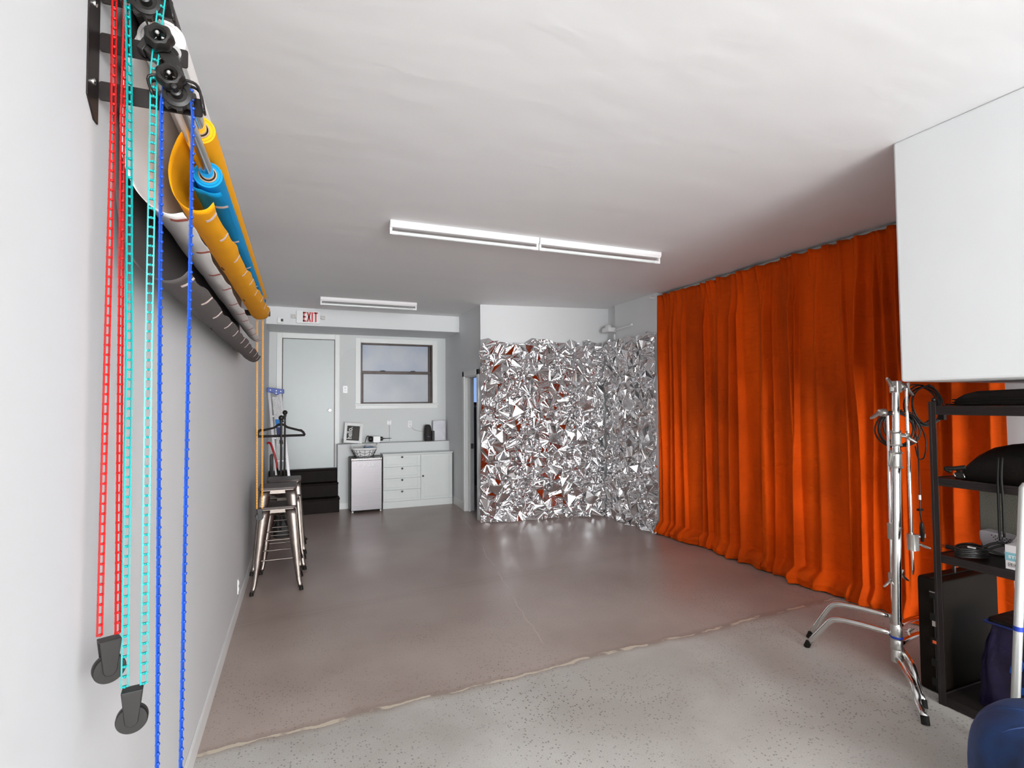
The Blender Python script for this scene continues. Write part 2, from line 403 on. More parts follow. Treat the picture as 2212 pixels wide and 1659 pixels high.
# window in the back wall
wd = MB()
t = .028
wd.box(WX0, WX0+t, YB-.012, YB+.10, WZ0, WZ1); wd.box(WX1-t, WX1, YB-.012, YB+.10, WZ0, WZ1)
wd.box(WX0+t, WX1-t, YB-.012, YB+.10, WZ1-t, WZ1); wd.box(WX0+t, WX1-t, YB-.012, YB+.10, WZ0, WZ0+.022)
wd.box(WX0+t, WX1-t, YB-.004, YB+.05, 2.212, 2.262)
wd.box(WX1-.075, WX1-t, YB+.0, YB+.05, WZ0+.022, 2.212); wd.box(WX1-.07, WX1-t, YB+.03, YB+.08, 2.262, WZ1-t)
wd.box(WX0+t, WX0+t+.02, YB+.0, YB+.05, WZ0+.022, 2.212)
win = wd.build('window_1', BRZ, bevel=.003); win['kind'] = 'structure'; win['label'] = 'dark bronze framed sash window with frosted panes'
bx(WX0+t, WX1-t, YB+.055, YB+.062, 2.262, WZ1-t).build('upper_pane', two('frosted_pane_blue', (.30, .36, .52, 1), (.48, .50, .55, 1), .35, scale=1.3, lo=.3, hi=.6), win)
bx(WX0+t, WX1-.07, YB+.025, YB+.031, WZ0+.022, 2.212).build('lower_pane', GLASSF, win)
m = MB(); m.box(1.28, 1.36, YB-.018, YB-.004, 2.25, 2.272); m.box(1.32, 1.335, YB-.03, YB-.012, 2.262, 2.276)
m.box(1.80, 1.88, YB-.018, YB-.004, 2.25, 2.272); m.box(1.84, 1.855, YB-.03, YB-.012, 2.262, 2.276); m.build('sash_lock', BLACKM, win)
c_ = MB()
for a in ((WX0-.085, WX0, WZ0, WZ1+.08), (WX1, WX1+.085, WZ0, WZ1+.08), (WX0, WX1, WZ1, WZ1+.08)): c_.box(a[0], a[1], YB-.016, YB, a[2], a[3])
c_.box(WX0-.10, WX1+.11, YB-.035, YB, WZ0-.03, WZ0-.004); c_.box(WX0-.085, WX1+.085, YB-.014, YB, WZ0-.09, WZ0-.03)
c_.build('window_casing', TRIM, win, bevel=.003)

# door above the steps
dr = bx(-.262, .525, YB-.012, YB+.03, .655, 2.765).build('door_1', DOORW, bevel=.003); dr['kind'] = 'structure'; dr['label'] = 'plain pale painted door at the top of the dark steps'
m = MB(); m.box(-.355, -.275, YB-.022, YB, .65, 2.86); m.box(.535, .61, YB-.022, YB, .65, 2.86); m.box(-.275, .535, YB-.022, YB, 2.775, 2.86)
m.build('door_frame', TRIM, dr, bevel=.004)
m = MB(); m.box(-.277, -.263, YB-.006, YB+.001, .66, 2.775); m.box(.526, .537, YB-.006, YB+.001, .66, 2.775); m.box(-.277, .537, YB-.006, YB+.001, 2.766, 2.777); m.build('gap_shade_strip', BRZ, dr)  # dark strip standing in for the shade between door and frame
m = MB(); m.lathe([(.030, 0), (.030, -.006), (.014, -.008), (.012, -.03), (.026, -.036), (.029, -.05), (.024, -.062), (0, -.064)], (.455, YB-.012, 1.60), 'y')
m.build('door_knob', SATIN, dr, smooth='auto')

# side doorway casing and jamb
js = MB(); js.box(2.405, 2.43, 8.03, 8.11, 0, 2.20); js.box(2.405, 2.43, 7.30, 7.38, 0, 2.20); js.box(2.405, 2.43, 7.30, 8.11, 2.12, 2.20)
js.box(2.43, 2.57, 8.02, 8.045, 0, 2.12); js.box(2.43, 2.57, 7.365, 7.39, 0, 2.12); js.box(2.43, 2.57, 7.38, 8.03, 2.10, 2.125)
js.box(2.47, 2.50, 7.985, 8.02, 0, 2.10)
sd = js.build('door_2', TRIM, bevel=.003); sd['kind'] = 'structure'; sd['label'] = 'white cased side doorway beside the silver foil'
bx(2.515, 2.555, 7.995, 8.022, .98, 1.06).build('strike_plate', GUN, sd, bevel=.002)
# glimpsed room: bright window and dark counter
LITW = mat('daylit_pane', (.2, .3, .5, 1), .3, emit=((.30, .50, .95, 1), .9))
w2 = MB(); w2.box(3.2, 4.3, 10.95, 11.0, 1.66, 1.72); w2.box(3.2, 4.3, 10.95, 11.0, 2.42, 2.48); w2.box(3.2, 3.26, 10.95, 11, 1.66, 2.48); w2.box(4.24, 4.3, 10.95, 11, 1.66, 2.48)
w2 = w2.build('window_2', BRZ, bevel=.004); w2['kind'] = 'structure'
bx(3.26, 4.24, 10.97, 10.98, 1.72, 2.42).build('daylit_pane', LITW, w2)
tc_ = thing('storage_cabinet', (3.7, 10.7, 0), 'dark grey-blue cabinet glimpsed through the side doorway', 'cabinet')
bx(3.25, 4.3, 10.45, 10.94, 0, 1.62).build('body', mat('slate_laminate', (.05, .055, .07, 1), .5), tc_, bevel=.006)
m = MB(); m.box(3.27, 3.77, 10.432, 10.45, .05, 1.58); m.build('door', mat('slate_door', (.045, .05, .065, 1), .45), tc_, bevel=.004)
m = MB(); m.box(3.79, 4.28, 10.432, 10.45, .05, 1.58); m.build('door', MATS['slate_door'], tc_, bevel=.004)

# ------------------------------------------------------------------ dark steps
st = thing('entry_steps', (.07, 9, 0), 'dark brown-black painted three-tread steps leading up to the pale door', 'steps')
def tread(y0, z0, z1, x1, nm):
    m = MB(); m.box(XL+.014, x1, y0, YB-.02, z0, z1-.025); m.rbox(XL+.014, x1+.006, y0-.015, YB-.02, z1-.028, z1, .011, 'x'); m.build(nm, STEPM, st, bevel=.006)
tread(8.785, 0, .222, .585, 'step'); tread(8.955, .222, .44, .575, 'step'); tread(9.11, .44, .652, .562, 'step')

# ------------------------------------------------------------------ strip lights
def strip_light(x0, x1, y, label, group=None):
    L_ = thing('fluorescent_strip_light', ((x0+x1)/2, y, ZC), label, 'ceiling light', group)
    m = MB(); m.prism([(-.036, 0), (-.036, -.03), (-.022, -.052), (.022, -.052), (.036, -.03), (.036, 0)], lambda p, h: (h, y+p[0], ZC+p[1]), x0, x1)
    m.build('housing', FIXT, L_, bevel=.002)
    for x, s in ((x0, 1), (x1, -1)):
        m = MB(); m.rbox(x, x+s*.018, y-.014, y+.014, ZC-.105, ZC-.05, .006, 'x') if s > 0 else m.rbox(x-.018, x, y-.014, y+.014, ZC-.105, ZC-.05, .006, 'x')
        m.build('tube_holder', WHITEP, L_)
    m = MB(); m.cyl((x0+.055, y, ZC-.09), (x1-.055, y, ZC-.09), .0145); m.build('tube', TUBE, L_, smooth='auto')
    for a, b in ((x0+.018, x0+.06), (x1-.06, x1-.018)):
        m = MB(); m.cyl((a, y, ZC-.09), (b, y, ZC-.09), .0155); m.build('tube_cap', WHITEP, L_, smooth='auto')
strip_light(.64, 1.915, 4.13, 'nearer white strip light on the ceiling, the left of the end-to-end pair', 'strip lights')
strip_light(1.922, 3.20, 4.13, 'white strip light on the ceiling, right of the end-to-end pair, nearest the curtain', 'strip lights')
strip_light(.24, 1.53, 7.43, 'white strip light far back, near the beam with the exit sign', 'strip lights')

# ------------------------------------------------------------------ exit sign, sensor
ex = thing('exit_sign', (.09, 8.35, 2.99), 'white exit sign with red letters and two emergency lamp heads on the beam', 'exit sign')
m = MB(); m.rbox(-.06, .265, 8.305, 8.35, 2.895, 3.082, .012, 'y'); m.build('sign_body', WHITEP, ex, bevel=.003)
m = MB(); y0, y1 = 8.301, 8.306; X0 = .030; hh = 2.918; H_ = .145
def bar(a, b, w=.021):
    a = Vector((a[0], 0, a[1])); b = Vector((b[0], 0, b[1])); d = (b-a).normalized(); n = Vector((-d.z, 0, d.x))*w/2
    pts = [(a+n), (a-n), (b-n), (b+n)]; m.prism([(p.x, p.z) for p in pts], lambda p, h: (X0+p[0], h, hh+p[1]), y0, y1)
bar((.0105, 0), (.0105, H_)); bar((0, .0105), (.046, .0105)); bar((0, H_/2), (.042, H_/2)); bar((0, H_-.0105), (.046, H_-.0105))
bar((.060, 0), (.103, H_)); bar((.103, 0), (.060, H_)); bar((.128, 0), (.128, H_)); bar((.176, 0), (.176, H_)); bar((.147, H_-.0105), (.205, H_-.0105))
m.build('exit_lettering', REDL, ex)
for sx in (-.098, .31):
    m = MB(); m.rbox(sx-.028, sx+.028, 8.27, 8.335, 2.963, 3.018, .008, 'y'); m.box(sx-.012, sx+.012, 8.335, 8.35, 2.98, 3.0)
    if sx > 0: m.box(.26, sx-.02, 8.325, 8.345, 2.985, 2.997)
    else: m.box(sx+.02, -.055, 8.325, 8.345, 2.985, 2.997)
    h = m.build('lamp_head', WHITEP, ex)
    m = MB()
    for i in range(4): m.box(sx-.024+i*.014, sx-.019+i*.014, 8.266, 8.271, 2.967, 3.014)
    for i in range(3): m.box(sx-.026, sx+.026, 8.266, 8.271, 2.972+i*.016, 2.976+i*.016)
    m.build('lens_grid', GUN, h)
ms = thing('motion_sensor', (-.275, 8.35, 2.93), 'small white sensor with black window, on the beam left of the exit sign', 'sensor')
m = MB(); m.rbox(-.315, -.235, 8.31, 8.35, 2.885, 2.965, .006, 'y'); m.build('housing', WHITEP, ms, bevel=.002)
bx(-.268, -.238, 8.304, 8.312, 2.905, 2.945).build('sensor_window', BLACKP, ms, bevel=.002)

# ------------------------------------------------------------------ sideboard cabinet
cb = thing('sideboard_cabinet', (1.83, 8.86, 0), 'white sideboard with four drawers and one door beside the small fridge', 'cabinet')
CX0, CX1, CY = 1.248, 2.405, 8.715
m = MB(); m.box(CX0, CX1, CY+.018, 8.985, 0, .862); m.box(CX0, CX1, CY+.004, CY+.018, 0, .108); m.build('body', CABW, cb, bevel=.002)
m = MB(); m.box(CX0-.004, CX1+.008, CY-.012, 8.995, .864, .884); m.build('worktop', CABW, cb, bevel=.003)
DX = 1.862
def panel_front(nm, x0, x1, z0, z1, fr):
    m = MB(); m.box(x0, x1, CY+.006, CY+.018, z0, z1)
    for a in ((x0, x0+fr, z0, z1), (x1-fr, x1, z0, z1), (x0+fr, x1-fr, z0, z0+fr*.75), (x0+fr, x1-fr, z1-fr*.75, z1)): m.box(a[0], a[1], CY-.002, CY+.006, a[2], a[3])
    return m.build(nm, CABW, cb, bevel=.0015)
def knob(p, x, z):
    m = MB(); m.lathe([(.006, 0), (.006, -.012), (.015, -.016), (.016, -.022), (.011, -.028), (0, -.029)], (x, CY-.002, z), 'y', 18); m.build('knob', BLACKP, p, smooth='auto')
hz = (.858-.115)/4
for i in range(4):
    d = panel_front('drawer', CX0+.004, DX-.003, .115+i*hz, .115+(i+1)*hz-.005, .05); knob(d, (CX0+DX)/2, .115+(i+1)*hz-.032)
d = panel_front('door', DX+.003, CX1-.004, .115, .853, .055); knob(d, DX+.036, .50)

# ------------------------------------------------------------------ mini fridge
fr = thing('mini_fridge', (.985, 8.78, 0), 'compact stainless steel fridge standing left of the white sideboard', 'fridge')
m = MB(); m.box(.737, 1.228, 8.62, 8.98, .02, .852); m.build('body', BLACKM, fr, bevel=.006)
m = MB(); m.box(.742, 1.212, 8.568, 8.612, .035, .815); m.build('door', STEEL, fr, bevel=.006, seg=3)
m = MB(); m.prism([(8.566, .815), (8.563, .835), (8.572, .852), (8.612, .856), (8.612, .815)], lambda p, h: (h, p[0], p[1]), .768, 1.19); m.build('handle_trim', POLISH, fr, bevel=.002)
m = MB(); m.box(.742, .768, 8.566, 8.612, .815, .85); m.build('hinge_cap', GUN, fr, bevel=.003)
m = MB(); m.box(1.19, 1.212, 8.566, 8.612, .815, .85); m.build('hinge_cap', GUN, fr, bevel=.003)
m = MB(); m.box(1.212, 1.229, 8.574, 8.62, .03, .85); m.build('door_gasket', RUBBER, fr, bevel=.003)
for x in (.77, 1.2):
    m = MB(); m.cyl((x, 8.63, 0), (x, 8.63, .025), .014); m.build('foot', WHITEP, fr)
text('maker_lettering', 'Frigidaire', .062, WHITEP, fr, frame4((.835, 8.567, .725), (1, 0, 0), (0, 0, 1)), .0015, 1.05)

# basket on the fridge
bk = thing('wire_basket', (.96, 8.76, .857), 'white cloth-lined basket with black chevron wires on top of the fridge', 'basket')
def bpt(t, z, e=0):
    a = .135+.05*z/.1+e; b_ = .085+.025*z/.1+e; c, s_ = math.cos(t), math.sin(t)
    return (.957+a*abs(c)**.7*(1 if c >= 0 else -1), 8.755+b_*abs(s_)**.7*(1 if s_ >= 0 else -1), .860+z)
N_ = 48
m = MB(); rows = [[bpt(2*PI*k/N_, z) for k in range(N_+1)] for z in (0, .03, .06, .10, .125, .14)]
rows += [[bpt(2*PI*k/N_, z, -.008) for k in range(N_+1)] for z in (.14, .03)]
m.grid(rows); m.add([bpt(2*PI*k/N_, .002) for k in range(N_)], [tuple(range(N_))]); m.build('cloth_liner', mat('white_cotton', (.80, .78, .78, 1), .85, bump=.004, bscale=40), bk, smooth=True)
m = MB()
for z in (0, .105): m.tube([bpt(2*PI*k/N_, z, .004) for k in range(N_)], .0022, 6, closed=True)
K = 20
for k in range(K):
    t0, t1 = 2*PI*k/K, 2*PI*(k+1)/K
    m.tube([bpt(t0, 0, .004), bpt(t0, .105, .004)], .0028, 6)
    for z in (.0, .045):
        za, zb = (z, z+.03) if k % 2 else (z+.03, z)
        m.tube([bpt(t0, za, .005), bpt((t0+t1)/2, (za+zb)/2, .005), bpt(t1, zb, .005)], .0028, 6)
m.build('wire_frame', RUBBER, bk, smooth=True)
for sx in (-1, 1):
    m = MB(); c = .957+sx*.175
    m.tube(smooth_path([(c, 8.71, .985), (c+sx*.02, 8.715, 1.04), (c+sx*.035, 8.755, 1.065), (c+sx*.02, 8.795, 1.04), (c, 8.80, .985)]), .005, 8); m.build('handle', CREAM, bk, smooth=True)
m = MB(); m.box(.955, 1.10, 8.70, 8.80, .93, 1.012, rot=Matrix.Rotation(.05, 3, 'Z')); o = m.build('blue_book', mat('blue_cover', (.03, .10, .2, 1), .5), bevel=.003); tag(o, 'dark blue booklet sticking out of the wire basket', 'book')
m = MB(); m.rbox(.985, 1.08, 8.80, 8.83, .93, 1.03, .01, 'y'); o = m.build('tissue_pack', mat('pale_pack', (.55, .50, .55, 1), .6)); tag(o, 'pale mauve pack standing at the back of the wire basket', 'pack')
# framed print
hf = thing('framed_print', (.80, 9.06, 1.045), 'white scallop-edged frame with a dark print reading hello leaning on the ledge', 'picture')
tl = Matrix.Rotation(-.17, 3, 'X')@Matrix.Rotation(.09, 3, 'Y'); ab = (.80, 9.05, 1.05)
def T(m_): m_.v = [tuple(Vector(ab)+tl@(Vector(p)-Vector(ab))) for p in m_.v]; return m_
m = MB()
m.box(.655, .945, 9.045, 9.06, 1.056, 1.385)
for a in ((.655, .69, 1.056, 1.385), (.91, .945, 1.056, 1.385), (.69, .91, 1.056, 1.092), (.69, .91, 1.349, 1.385)): m.box(a[0], a[1], 9.032, 9.045, a[2], a[3])
T(m).build('frame', WHITEP, hf, bevel=.004)
m = MB()
for i in range(13):
    x = .66+i*.0235; m.cyl((x, 9.038, 1.387), (x, 9.052, 1.387), .009, n=10)
for i in range(14):
    z = 1.066+i*.0235; m.cyl((.948, 9.038, z), (.948, 9.052, z), .009, n=10)
T(m).build('scalloped_edge', CREAM, hf)
T(bx(.70, .90, 9.040, 9.046, 1.10, 1.34)).build('print', PRINT, hf)
R3 = tl
tm = Matrix.Translation(Vector(ab))@R3.to_4x4()@Matrix.Translation(-Vector(ab))@frame4((.782, 9.039, 1.118), (0, 0, 1), (-1, 0, 0))
text('hello_lettering', 'hello.', .115, CREAM, hf, tm, .0008, .82, .002)
m = MB()
for i in range(7): m.box(.80+i*.013, .804+i*.013, 9.038, 9.040, 1.115, 1.325-.02*(i % 3))
T(m).build('small_print_lines', mat('brown_print', (.10, .075, .06, 1), .6), hf)
m = MB(); m.box(.645, .665, 9.03, 9.16, 1.046, 1.12); m.build('easel_leg', BLACKP, hf)
# handheld tool on ledge
ht = thing('handheld_tool', (1.18, 9.08, 1.045), 'white handheld tool with black head and thin black nose lying on the ledge', 'tool')
m = MB(); m.rbox(1.135, 1.255, 9.05, 9.13, 1.050, 1.158, .02, 'y'); m.build('body', WHITEP, ht, bevel=.006)
m = MB(); m.lathe([(.018, 1.06), (.042, 1.065), (.05, 1.085), (.05, 1.115), (.036, 1.135)], (0, 9.09, 1.112), 'x'); m.build('head', BLACKP, ht, smooth='auto')
m = MB(); m.lathe([(.034, 1.255), (.034, 1.295), (.012, 1.30), (.006, 1.33), (.005, 1.44), (0, 1.445)], (0, 9.09, 1.112), 'x'); m.build('nose', BLACKP, ht, smooth='auto')
m = MB(); m.tube(smooth_path([(1.075, 9.08, 1.15), (1.05, 9.06, 1.165), (1.025, 9.05, 1.14), (1.005, 9.05, 1.06)]), .007, 8); m.build('hose', BLACKP, ht, smooth=True)
# speaker, small box, white panel
sp_ = thing('black_speaker', (2.065, 9.08, 1.045), 'tall black rounded speaker on the ledge, left of the white binder', 'speaker')
m = MB(); m.lathe([(.0, 0), (.058, .002), (.062, .02), (.066, .13), (.062, .22), (.05, .268), (.03, .285), (0, .288)], (2.065, 9.08, 1.046)); m.build('body', mat('black_mesh_fabric', (.022, .016, .016, 1), .7, bump=.001, bscale=300), sp_, smooth='auto')
m = MB(); m.box(2.045, 2.085, 9.01, 9.017, 1.125, 1.131); m.build('indicator_strip', mat('blue_indicator', (.1, .15, .4, 1), .4), sp_)
o = bx(2.137, 2.180, 9.05, 9.12, 1.046, 1.222).build('small_box', BLACKP, bevel=.004); tag(o, 'small dark upright box between the speaker and the white binder', 'box')
o = MB().box(2.17, 2.395, 9.13, 9.18, 1.046, 1.40, rot=Matrix.Rotation(.03, 3, 'X')).build('white_binder', mat('pale_binder', (.70, .69, .74, 1), .45), bevel=.008); tag(o, 'pale white upright binder at the right end of the ledge', 'binder')
# wall plates
def plate(x, z, w, h, label, nm, socket=True, y=YB):
    t_ = thing(nm, (x, y, z), label, 'outlet')
    m = MB(); m.rbox(x-w/2, x+w/2, y-.008, y, z-h/2, z+h/2, .006, 'y'); m.build('cover_plate', WHITEP, t_, bevel=.001)
    m = MB()
    for dz in (-.022, .022): m.rbox(x-.017, x+.017, y-.011, y-.007, z+dz-.014, z+dz+.014, .006, 'y')
    m.build('socket', mat('socket_'+nm, (.72, .66, .68, 1), .35), t_)
    return t_
plate(.70, 1.945, .07, .12, 'white wall switch plate between the door and the window', 'wall_switch')
plate(1.43, 1.375, .07, .075, 'white wall socket with a thin cord, left of the other socket', 'wall_socket')
plate(1.785, 1.34, .07, .115, 'white wall socket with plug, under the right side of the window', 'wall_socket')
wt = thing('wall_socket', (XL, 4.92, .21), 'white socket plate low on the left wall near the bar stools', 'outlet')
m = MB(); m.rbox(XL, XL+.007, 4.885, 4.955, .15, .27, .006, 'x'); m.build('cover_plate', WHITEP, wt, bevel=.001)
m = MB(); m.rbox(XL+.006, XL+.010, 4.905, 4.935, .17, .20, .006, 'x'); m.rbox(XL+.006, XL+.010, 4.905, 4.935, .22, .25, .006, 'x'); m.build('socket', WHITEP, wt)
m = MB(); m.tube(smooth_path([(.60, 9.244, 1.05), (.605, 9.244, 1.7), (.61, 9.244, 2.2), (.63, 9.244, 2.42), (.70, 9.244, 2.56), (.80, 9.244, 2.62), (.855, 9.244, 2.64)]), .004, 6)
tag(m.build('painted_cord', TRIM, smooth=True), 'painted-over cord arcing from beside the door up to the window frame', 'cord')
m = MB(); m.tube([(1.43, 9.236, 1.33), (1.432, 9.236, 1.06)], .003, 6)
tag(m.build('lamp_cord', mat('grey_cord', (.45, .42, .40, 1), .5), smooth=True), 'thin grey cord hanging straight from the left socket', 'cord')
m = MB(); m.tube(smooth_path([(1.79, 9.236, 1.32), (1.85, 9.23, 1.25), (1.93, 9.2, 1.22), (2.02, 9.17, 1.21), (2.06, 9.15, 1.20)]), .0025, 6)
tag(m.build('speaker_cord', MATS['grey_cord'], smooth=True), 'thin cord sagging from the right socket to the black speaker', 'cord')

# ------------------------------------------------------------------ foil backdrops
def crumple(org, ux, wid, hgt, nrm, seed, name, label):
    rng = random.Random(seed); U = Vector(ux).normalized(); Nn = Vector(nrm).normalized()
    V = []; Fc = []; cache = {}
    def dens(s, t):   # patches that are crushed finer than others
        return .5+.5*math.sin(s*5.1+1.3*math.sin(t*3.7+seed))*math.sin(t*4.3+seed*2+1.1*math.sin(s*6.1))
    cell = .10; nx = int(wid/cell)+1; nz = int(hgt/cell)+1
    G = {}
    for i in range(nx+1):
        for j in range(nz+1):
            s = wid*i/nx; t = hgt*j/nz
            if 0 < i < nx: s += rng.uniform(-.45, .45)*wid/nx
            else: s += rng.uniform(-.02, .015)
            if 0 < j < nz: t += rng.uniform(-.45, .45)*hgt/nz
            elif j == nz: t += rng.uniform(-.05, .03)
            d = rng.uniform(.02, .085)
            if j == 0: t = .0; d = rng.uniform(.03, .13)
            if j == nz: d = rng.uniform(.005, .03)
            G[i, j] = len(V); V.append(Vector((s, t, d)))
    def mid(a, b):
        k = (a, b) if a < b else (b, a)
        if k not in cache:
            A, B = V[a], V[b]; L_ = (A-B).length; f = rng.uniform(.38, .62); p = A.lerp(B, f)
            p = p+Vector((rng.gauss(0, .03)*L_, rng.gauss(0, .03)*L_, rng.gauss(0, .125)*L_))
            p.z = min(max(p.z, .004), .15); p.y = max(p.y, 0)
            cache[k] = len(V); V.append(p)
        return cache[k]
    def fan(a, b, c):
        # pleats radiating from a towards edge bc
        A, B, C = V[a], V[b], V[c]; L_ = (B-C).length; n = rng.randint(4, 9) if L_ > .07 else rng.randint(3, 5); prev = b
        for i in range(1, n):
            p = B.lerp(C, (i+rng.uniform(-.25, .25))/n); p.z = max(.003, p.z+(1 if i % 2 else -1)*rng.uniform(.12, .30)*L_/n*1.8)
            k = len(V); V.append(p); Fc.append((a, prev, k)); prev = k
        Fc.append((a, prev, c))
    def rec(a, b, c):
        A, B, C = V[a], V[b], V[c]; l = [(B-C).length, (C-A).length, (A-B).length]; L_ = max(l)
        ctr = (A+B+C)/3; dn = dens(ctr.x, ctr.y)
        pr = 1. if L_ > .24 else (.30+.65*dn if L_ > .10 else (.28+.6*dn if L_ > .045 else (.6*dn if L_ > .018 else 0)))
        if rng.random() < pr:
            k = l.index(L_)
            if k == 0: m_ = mid(b, c); rec(a, b, m_); rec(a, m_, c)
            elif k == 1: m_ = mid(c, a); rec(b, c, m_); rec(b, m_, a)
            else: m_ = mid(a, b); rec(c, a, m_); rec(c, m_, b)
        elif L_ > .03 and rng.random() < .75:
            k = l.index(min(l)); fan(*((a, b, c), (b, c, a), (c, a, b))[k])
        else: Fc.append((a, b, c))
    for i in range(nx):
        for j in range(nz):
            a, b, c, d = G[i, j], G[i+1, j], G[i+1, j+1], G[i, j+1]
            if rng.random() < .5: rec(a, b, c); rec(a, c, d)
            else: rec(a, b, d); rec(b, c, d)
    o0 = Vector(org); me = bpy.data.meshes.new(name)
    me.from_pydata([U*p.x+Nn*p.z+Vector((0, 0, p.y)) for p in V], [], Fc); me.materials.append(FOIL)
    o = bpy.data.objects.new(name, me); COL.objects.link(o); o.location = o0
    md = o.modifiers.new('thickness', 'SOLIDIFY'); md.thickness = .0006; md.offset = -1
    print(name, len(V), len(Fc)); return tag(o, label, 'foil')
d_ = Vector((4.33-2.405, 6.93-7.215, 0)); wb = d_.length; d_.normalize()
crumple((2.40, 7.205, .004), d_, wb-.06, 2.62, Vector((d_.y, -d_.x, 0)), 3, 'foil_sheet', 'crumpled silver foil sheet covering the alcove wall beside the side doorway')
crumple((4.315, 6.84, .004), (0, -1, 0), 1.215, 2.61, (-1, 0, 0), 11, 'foil_sheet', 'crumpled silver foil sheet on the right-hand wall next to the orange curtain')
m = MB(); m.rbox(4.18, 4.32, 6.60, 6.78, 2.735, 2.80, .02, 'z'); 
sc = thing('ceiling_bracket_camera', (4.3, 6.7, 2.76), 'small white wall camera above the foil in the corner', 'camera')
m.build('housing', WHITEP, sc, bevel=.006)
m = MB(); m.sphere((4.235, 6.68, 2.80), .05, 16); m.build('dome', WHITEP, sc, smooth=True)
m = MB(); m.cyl((4.30, 6.62, 2.70), (4.30, 6.62, 2.64), .015); m.sphere((4.30, 6.62, 2.635), .018); m.build('stem', WHITEP, sc, smooth='auto')
m = MB(); m.cyl((4.30, 6.72, 2.755), (4.28, 6.17, 2.775), .013); m.cyl((4.28, 6.19, 2.774), (4.28, 6.15, 2.777), .017)
tag(m.build('white_rod', WHITEP, smooth='auto'), 'thin white rod fixed on the wall above the foil, beside the small camera', 'rod')

# ------------------------------------------------------------------ curtains
def curtain(y0, y1, seed, label, xb=4.40, nf=9):
    rng = np.random.RandomState(seed); wy = y0-y1
    NS, NT = 420, 120
    s = np.linspace(0, 1, NS)*wy; rows = []
    # unequal pleats: a few sharp vertical ridges between broad soft panels
    c = []; p = rng.uniform(.02, .06)
    while p < wy-.02:
        c.append((p, rng.uniform(.012, .028), rng.uniform(.035, .085), rng.uniform(-.05, .05), rng.uniform(0, 6.3), rng.uniform(-.6, .6)))
        p += rng.choice([.07, .10, .15, .20, .26], p=[.2, .25, .25, .2, .1])*rng.uniform(.85, 1.15)
    tops = []; p = rng.uniform(.0, .05)
    while p < wy:
        tops.append((p, rng.uniform(.012, .026), rng.uniform(.022, .052))); p += rng.uniform(.05, .17)
    e1, e2, e3 = rng.uniform(0, 6.3, 3)
    ZT = 3.095; LEN = ZT+.22
    def ridge(x, c0, w, h, k):   # asymmetric bell: steep one side, soft on the other
        d = (x-c0)/w; return h*np.exp(-np.where(d > 0, d*(1.0-.45*k), d*(1.0+.45*k))**2*.9)
    for j in range(NT+1):
        t = j/NT; d = LEN*(t**.9); z = ZT-d; g = min(1, max(0, (d-.05)/.45))
        fold = .020*np.sin(s*5.2+e1+.3*d)+.012*np.sin(s*11.3+e2-.4*d)+.005*np.sin(s*43+e3+1.5*np.sin(s*7)+.5*d)*g
        for c0, w, h, dr, ph, k in c:
            cc = c0+dr*(d/3.1)+.010*math.sin(d*2.1+ph); ww = w*(.75+.5*d/3.1)
            fold = fold+ridge(s, cc, ww, h*(.30+.70*g)*(1+.15*math.sin(d*1.7+ph)), k)
        fold = fold*(.55+.45*g)+.055*np.exp(-(s/.035)**2)
        head = sum(ridge(s, c0, w, h, .4) for c0, w, h in tops)*max(0, 1-d/.30)**1.2
        x = xb-fold-head+.012*np.exp(-((d-.10)/.012)**2)
        # soft creases pulled diagonally across the cloth
        for q in range(5):
            zc = 2.6-q*.5+.1*math.sin(q*3+e1); sl = .5*math.sin(q*2.3+e2); x = x-.006*np.exp(-((z-zc-sl*(s-wy/2))/.014)**2)*(.5+.5*np.sin(s*8+q+e3))
        yy = y0-s
        if z > .16: zz = np.full(NS, z)+(.008*np.sin(s*40+e2) if j < 2 else 0)
        else:
            e = min(1, (.16-z)/.38); out = .085+.030*np.sin(s*4.1+e1)+.018*np.sin(s*9.7+e2)
            x = xb-fold*(1-.35*e)-out*(math.sin(e*PI*.62)/math.sin(PI*.62) if e < .8 else 1.0)-.012*np.sin(s*31+e*5+e3)*e
            roll = .055*np.sin(PI*e)*(.75+.35*np.sin(s*6.3+e3)+.22*np.sin(s*17+e1+3*e))
            zz = .16*(1-e)**2.2+np.maximum(roll, 0)+.008
            zz = zz+.010*np.abs(np.sin(s*23+e*7+e2))*e*(1-.5*e)
        rows.append([(float(a_), float(b_), float(c_)) for a_, b_, c_ in zip(x, yy, zz)])
    m = MB(); m.grid(rows)
    r = thing('curtain', (xb, (y0+y1)/2, 0), label, 'curtain', 'orange velvet curtains')
    m.build('drape', VELVET, r, smooth=True, solid=.003)
    return r
curtain(5.655, 4.02, 5, 'burnt orange velvet curtain panel furthest back, next to the silver foil')
curtain(4.03, 3.0, 8, 'burnt orange velvet curtain panel in the middle of the run')
curtain(3.01, 2.035, 21, 'burnt orange velvet curtain panel nearest, running behind the chrome stands and shelf')
rod = thing('curtain_rail', (4.46, 3.9, 3.11), 'slim white curtain rail along the ceiling above the orange curtains', 'curtain rail')
m = MB(); m.box(4.455, 4.485, 2.0, 5.655, 3.100, 3.13); m.build('rail', TRIM, rod, bevel=.003)
m = MB(); m.cyl((4.27, 5.70, 3.07), (4.325, 5.70, 3.07), .014); m.sphere((4.265, 5.70, 3.07), .017); m.build('end_bracket', WHITEP, rod, smooth='auto')

